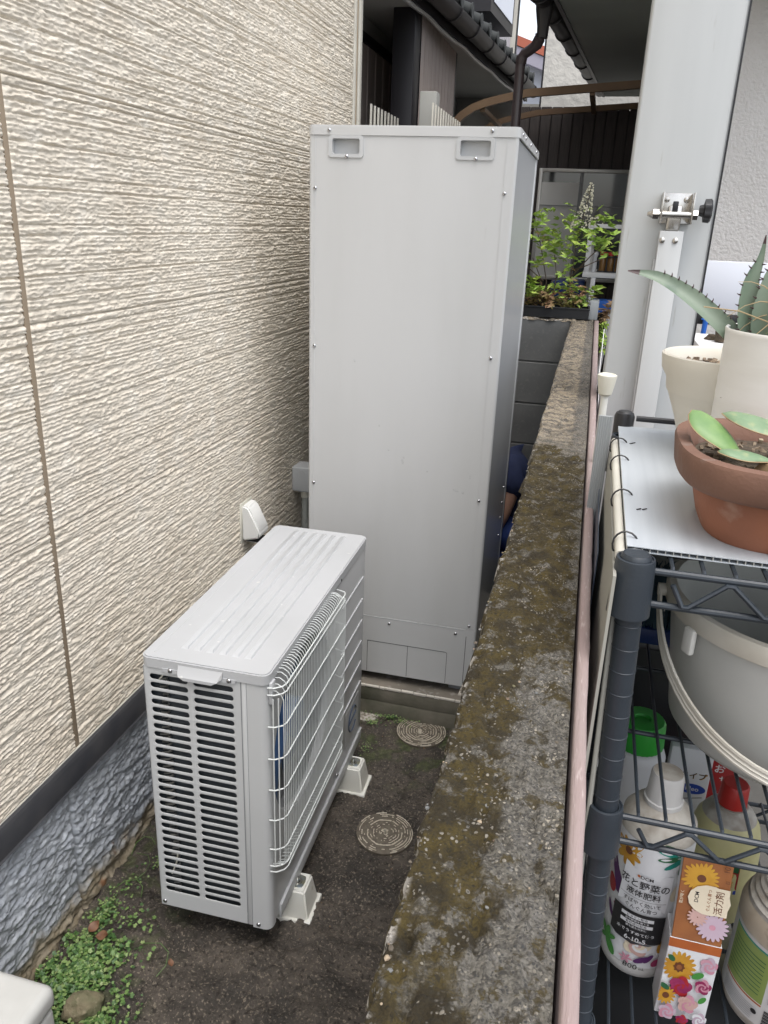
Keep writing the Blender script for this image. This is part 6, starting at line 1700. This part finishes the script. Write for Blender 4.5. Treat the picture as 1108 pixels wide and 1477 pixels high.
s = MB(); s.prism([(wlx(6.6)+.222, 6.6), (wlx(6.6)+.226, 6.6), (wlx(7.3)+.226, 7.3), (wlx(7.3)+.222, 7.3)], 2, 3.25, 4.1, 'white_wall'); s.build('bay_pane', up_, False)
s = MB(); s.box(.06, .10, 8.50, 8.54, .2, 6.0, 'gutter_dk', r=.004); o = s.build('dark_pole'); tag(o, 'thin dark upright pole at the corner of the pale upper storey', 'pole')
# picket fences
def pickets(label, x, y0, y1, zt):
    t = thing('picket_fence', label, 'fence', (x, (y0+y1)/2, .2))
    y = y0
    while y < y1:
        s = MB(); s.box(x-.003, x+.003, y-.011, y+.011, .2, zt, 'trim_white', r=.001); s.build('picket', t, False); y += .064
    s = MB(); s.box(x-.024, x-.008, y0, y1, zt-.25, zt-.21, 'alu'); s.build('rail', t, False)
pickets('short run of pale pickets left of the black column just above the tank', .0, 3.90, 4.52, 2.24)
pickets('short run of pale pickets right of the black column just above the tank', .30, 3.86, 4.60, 2.24)
s = MB(); s.box(.20, .28, 4.02, 4.10, 1.9, 2.31, 'plaster_dk', r=.004); s.box(.19, .292, 4.01, 4.03, 2.12, 2.16, 'trim_white', r=.003); o = s.build('latch_post'); tag(o, 'grey gate post with white latch between the pickets', 'post')
# far houses
wh = thing('white_house', 'small white house with red tiled roof in the gap under the sky', 'house', (0, 15, .2))
s = MB(); s.prism([(-2.4, .2), (1.2, .2), (1.2, 3.60), (-2.4, 4.88)], 1, 14, 17, 'white_wall'); s.build('wall', wh, False)
s = MB(); s.add([(-2.6, 13.7, 5.05), (1.3, 13.7, 3.65), (1.3, 13.7, 3.78), (-2.6, 13.7, 5.18), (-2.6, 17, 5.05), (1.3, 17, 3.65), (1.3, 17, 3.78), (-2.6, 17, 5.18)], [(0, 1, 2, 3), (4, 7, 6, 5), (3, 2, 6, 7), (0, 4, 5, 1), (1, 5, 6, 2), (0, 3, 7, 4)], 'red_roof'); s.build('roof', wh, False)
s = MB(); s.add([(-2.6, 13.72, 5.04), (1.3, 13.72, 3.64), (1.3, 13.72, 3.47), (-2.6, 13.72, 4.86), (-2.6, 13.9, 5.04), (1.3, 13.9, 3.64), (1.3, 13.9, 3.47), (-2.6, 13.9, 4.86)], [(0, 3, 2, 1), (4, 5, 6, 7), (0, 1, 5, 4), (3, 7, 6, 2)], 'corr_lilac'); s.build('gable_shade_board', wh, False)
s = MB(); s.box(-2.4, 1.2, 13.96, 14.0, 3.50, 3.53, 'inside_grey'); s.build('string_course', wh, False)
lf = thing('lilac_fence', 'lilac grey corrugated fence below the white house', 'fence', (.4, 11, .2))
ribwall('sheet', lf, (-.4, 11), (.45, 11), .2, 3.10, .17, .05, 'corr_lilac')
s = MB(); s.box(-.4, .45, 10.9, 11.1, 3.10, 3.14, 'trim_white'); s.build('cap_rail', lf, False)
bh = thing('beige_neighbour', 'beige rendered wall of a house between the downpipe and the right eave', 'house', (1.5, 9.2, .2))
s = MB(); s.box(.335, 3.0, 9.0, 10.5, .2, 5.0, 'stucco_far'); s.build('wall', bh, False)
s = MB(); s.box(.318, .334, 8.99, 9.05, .2, 5.0, 'black_panel'); s.build('corner_bead', bh, False)
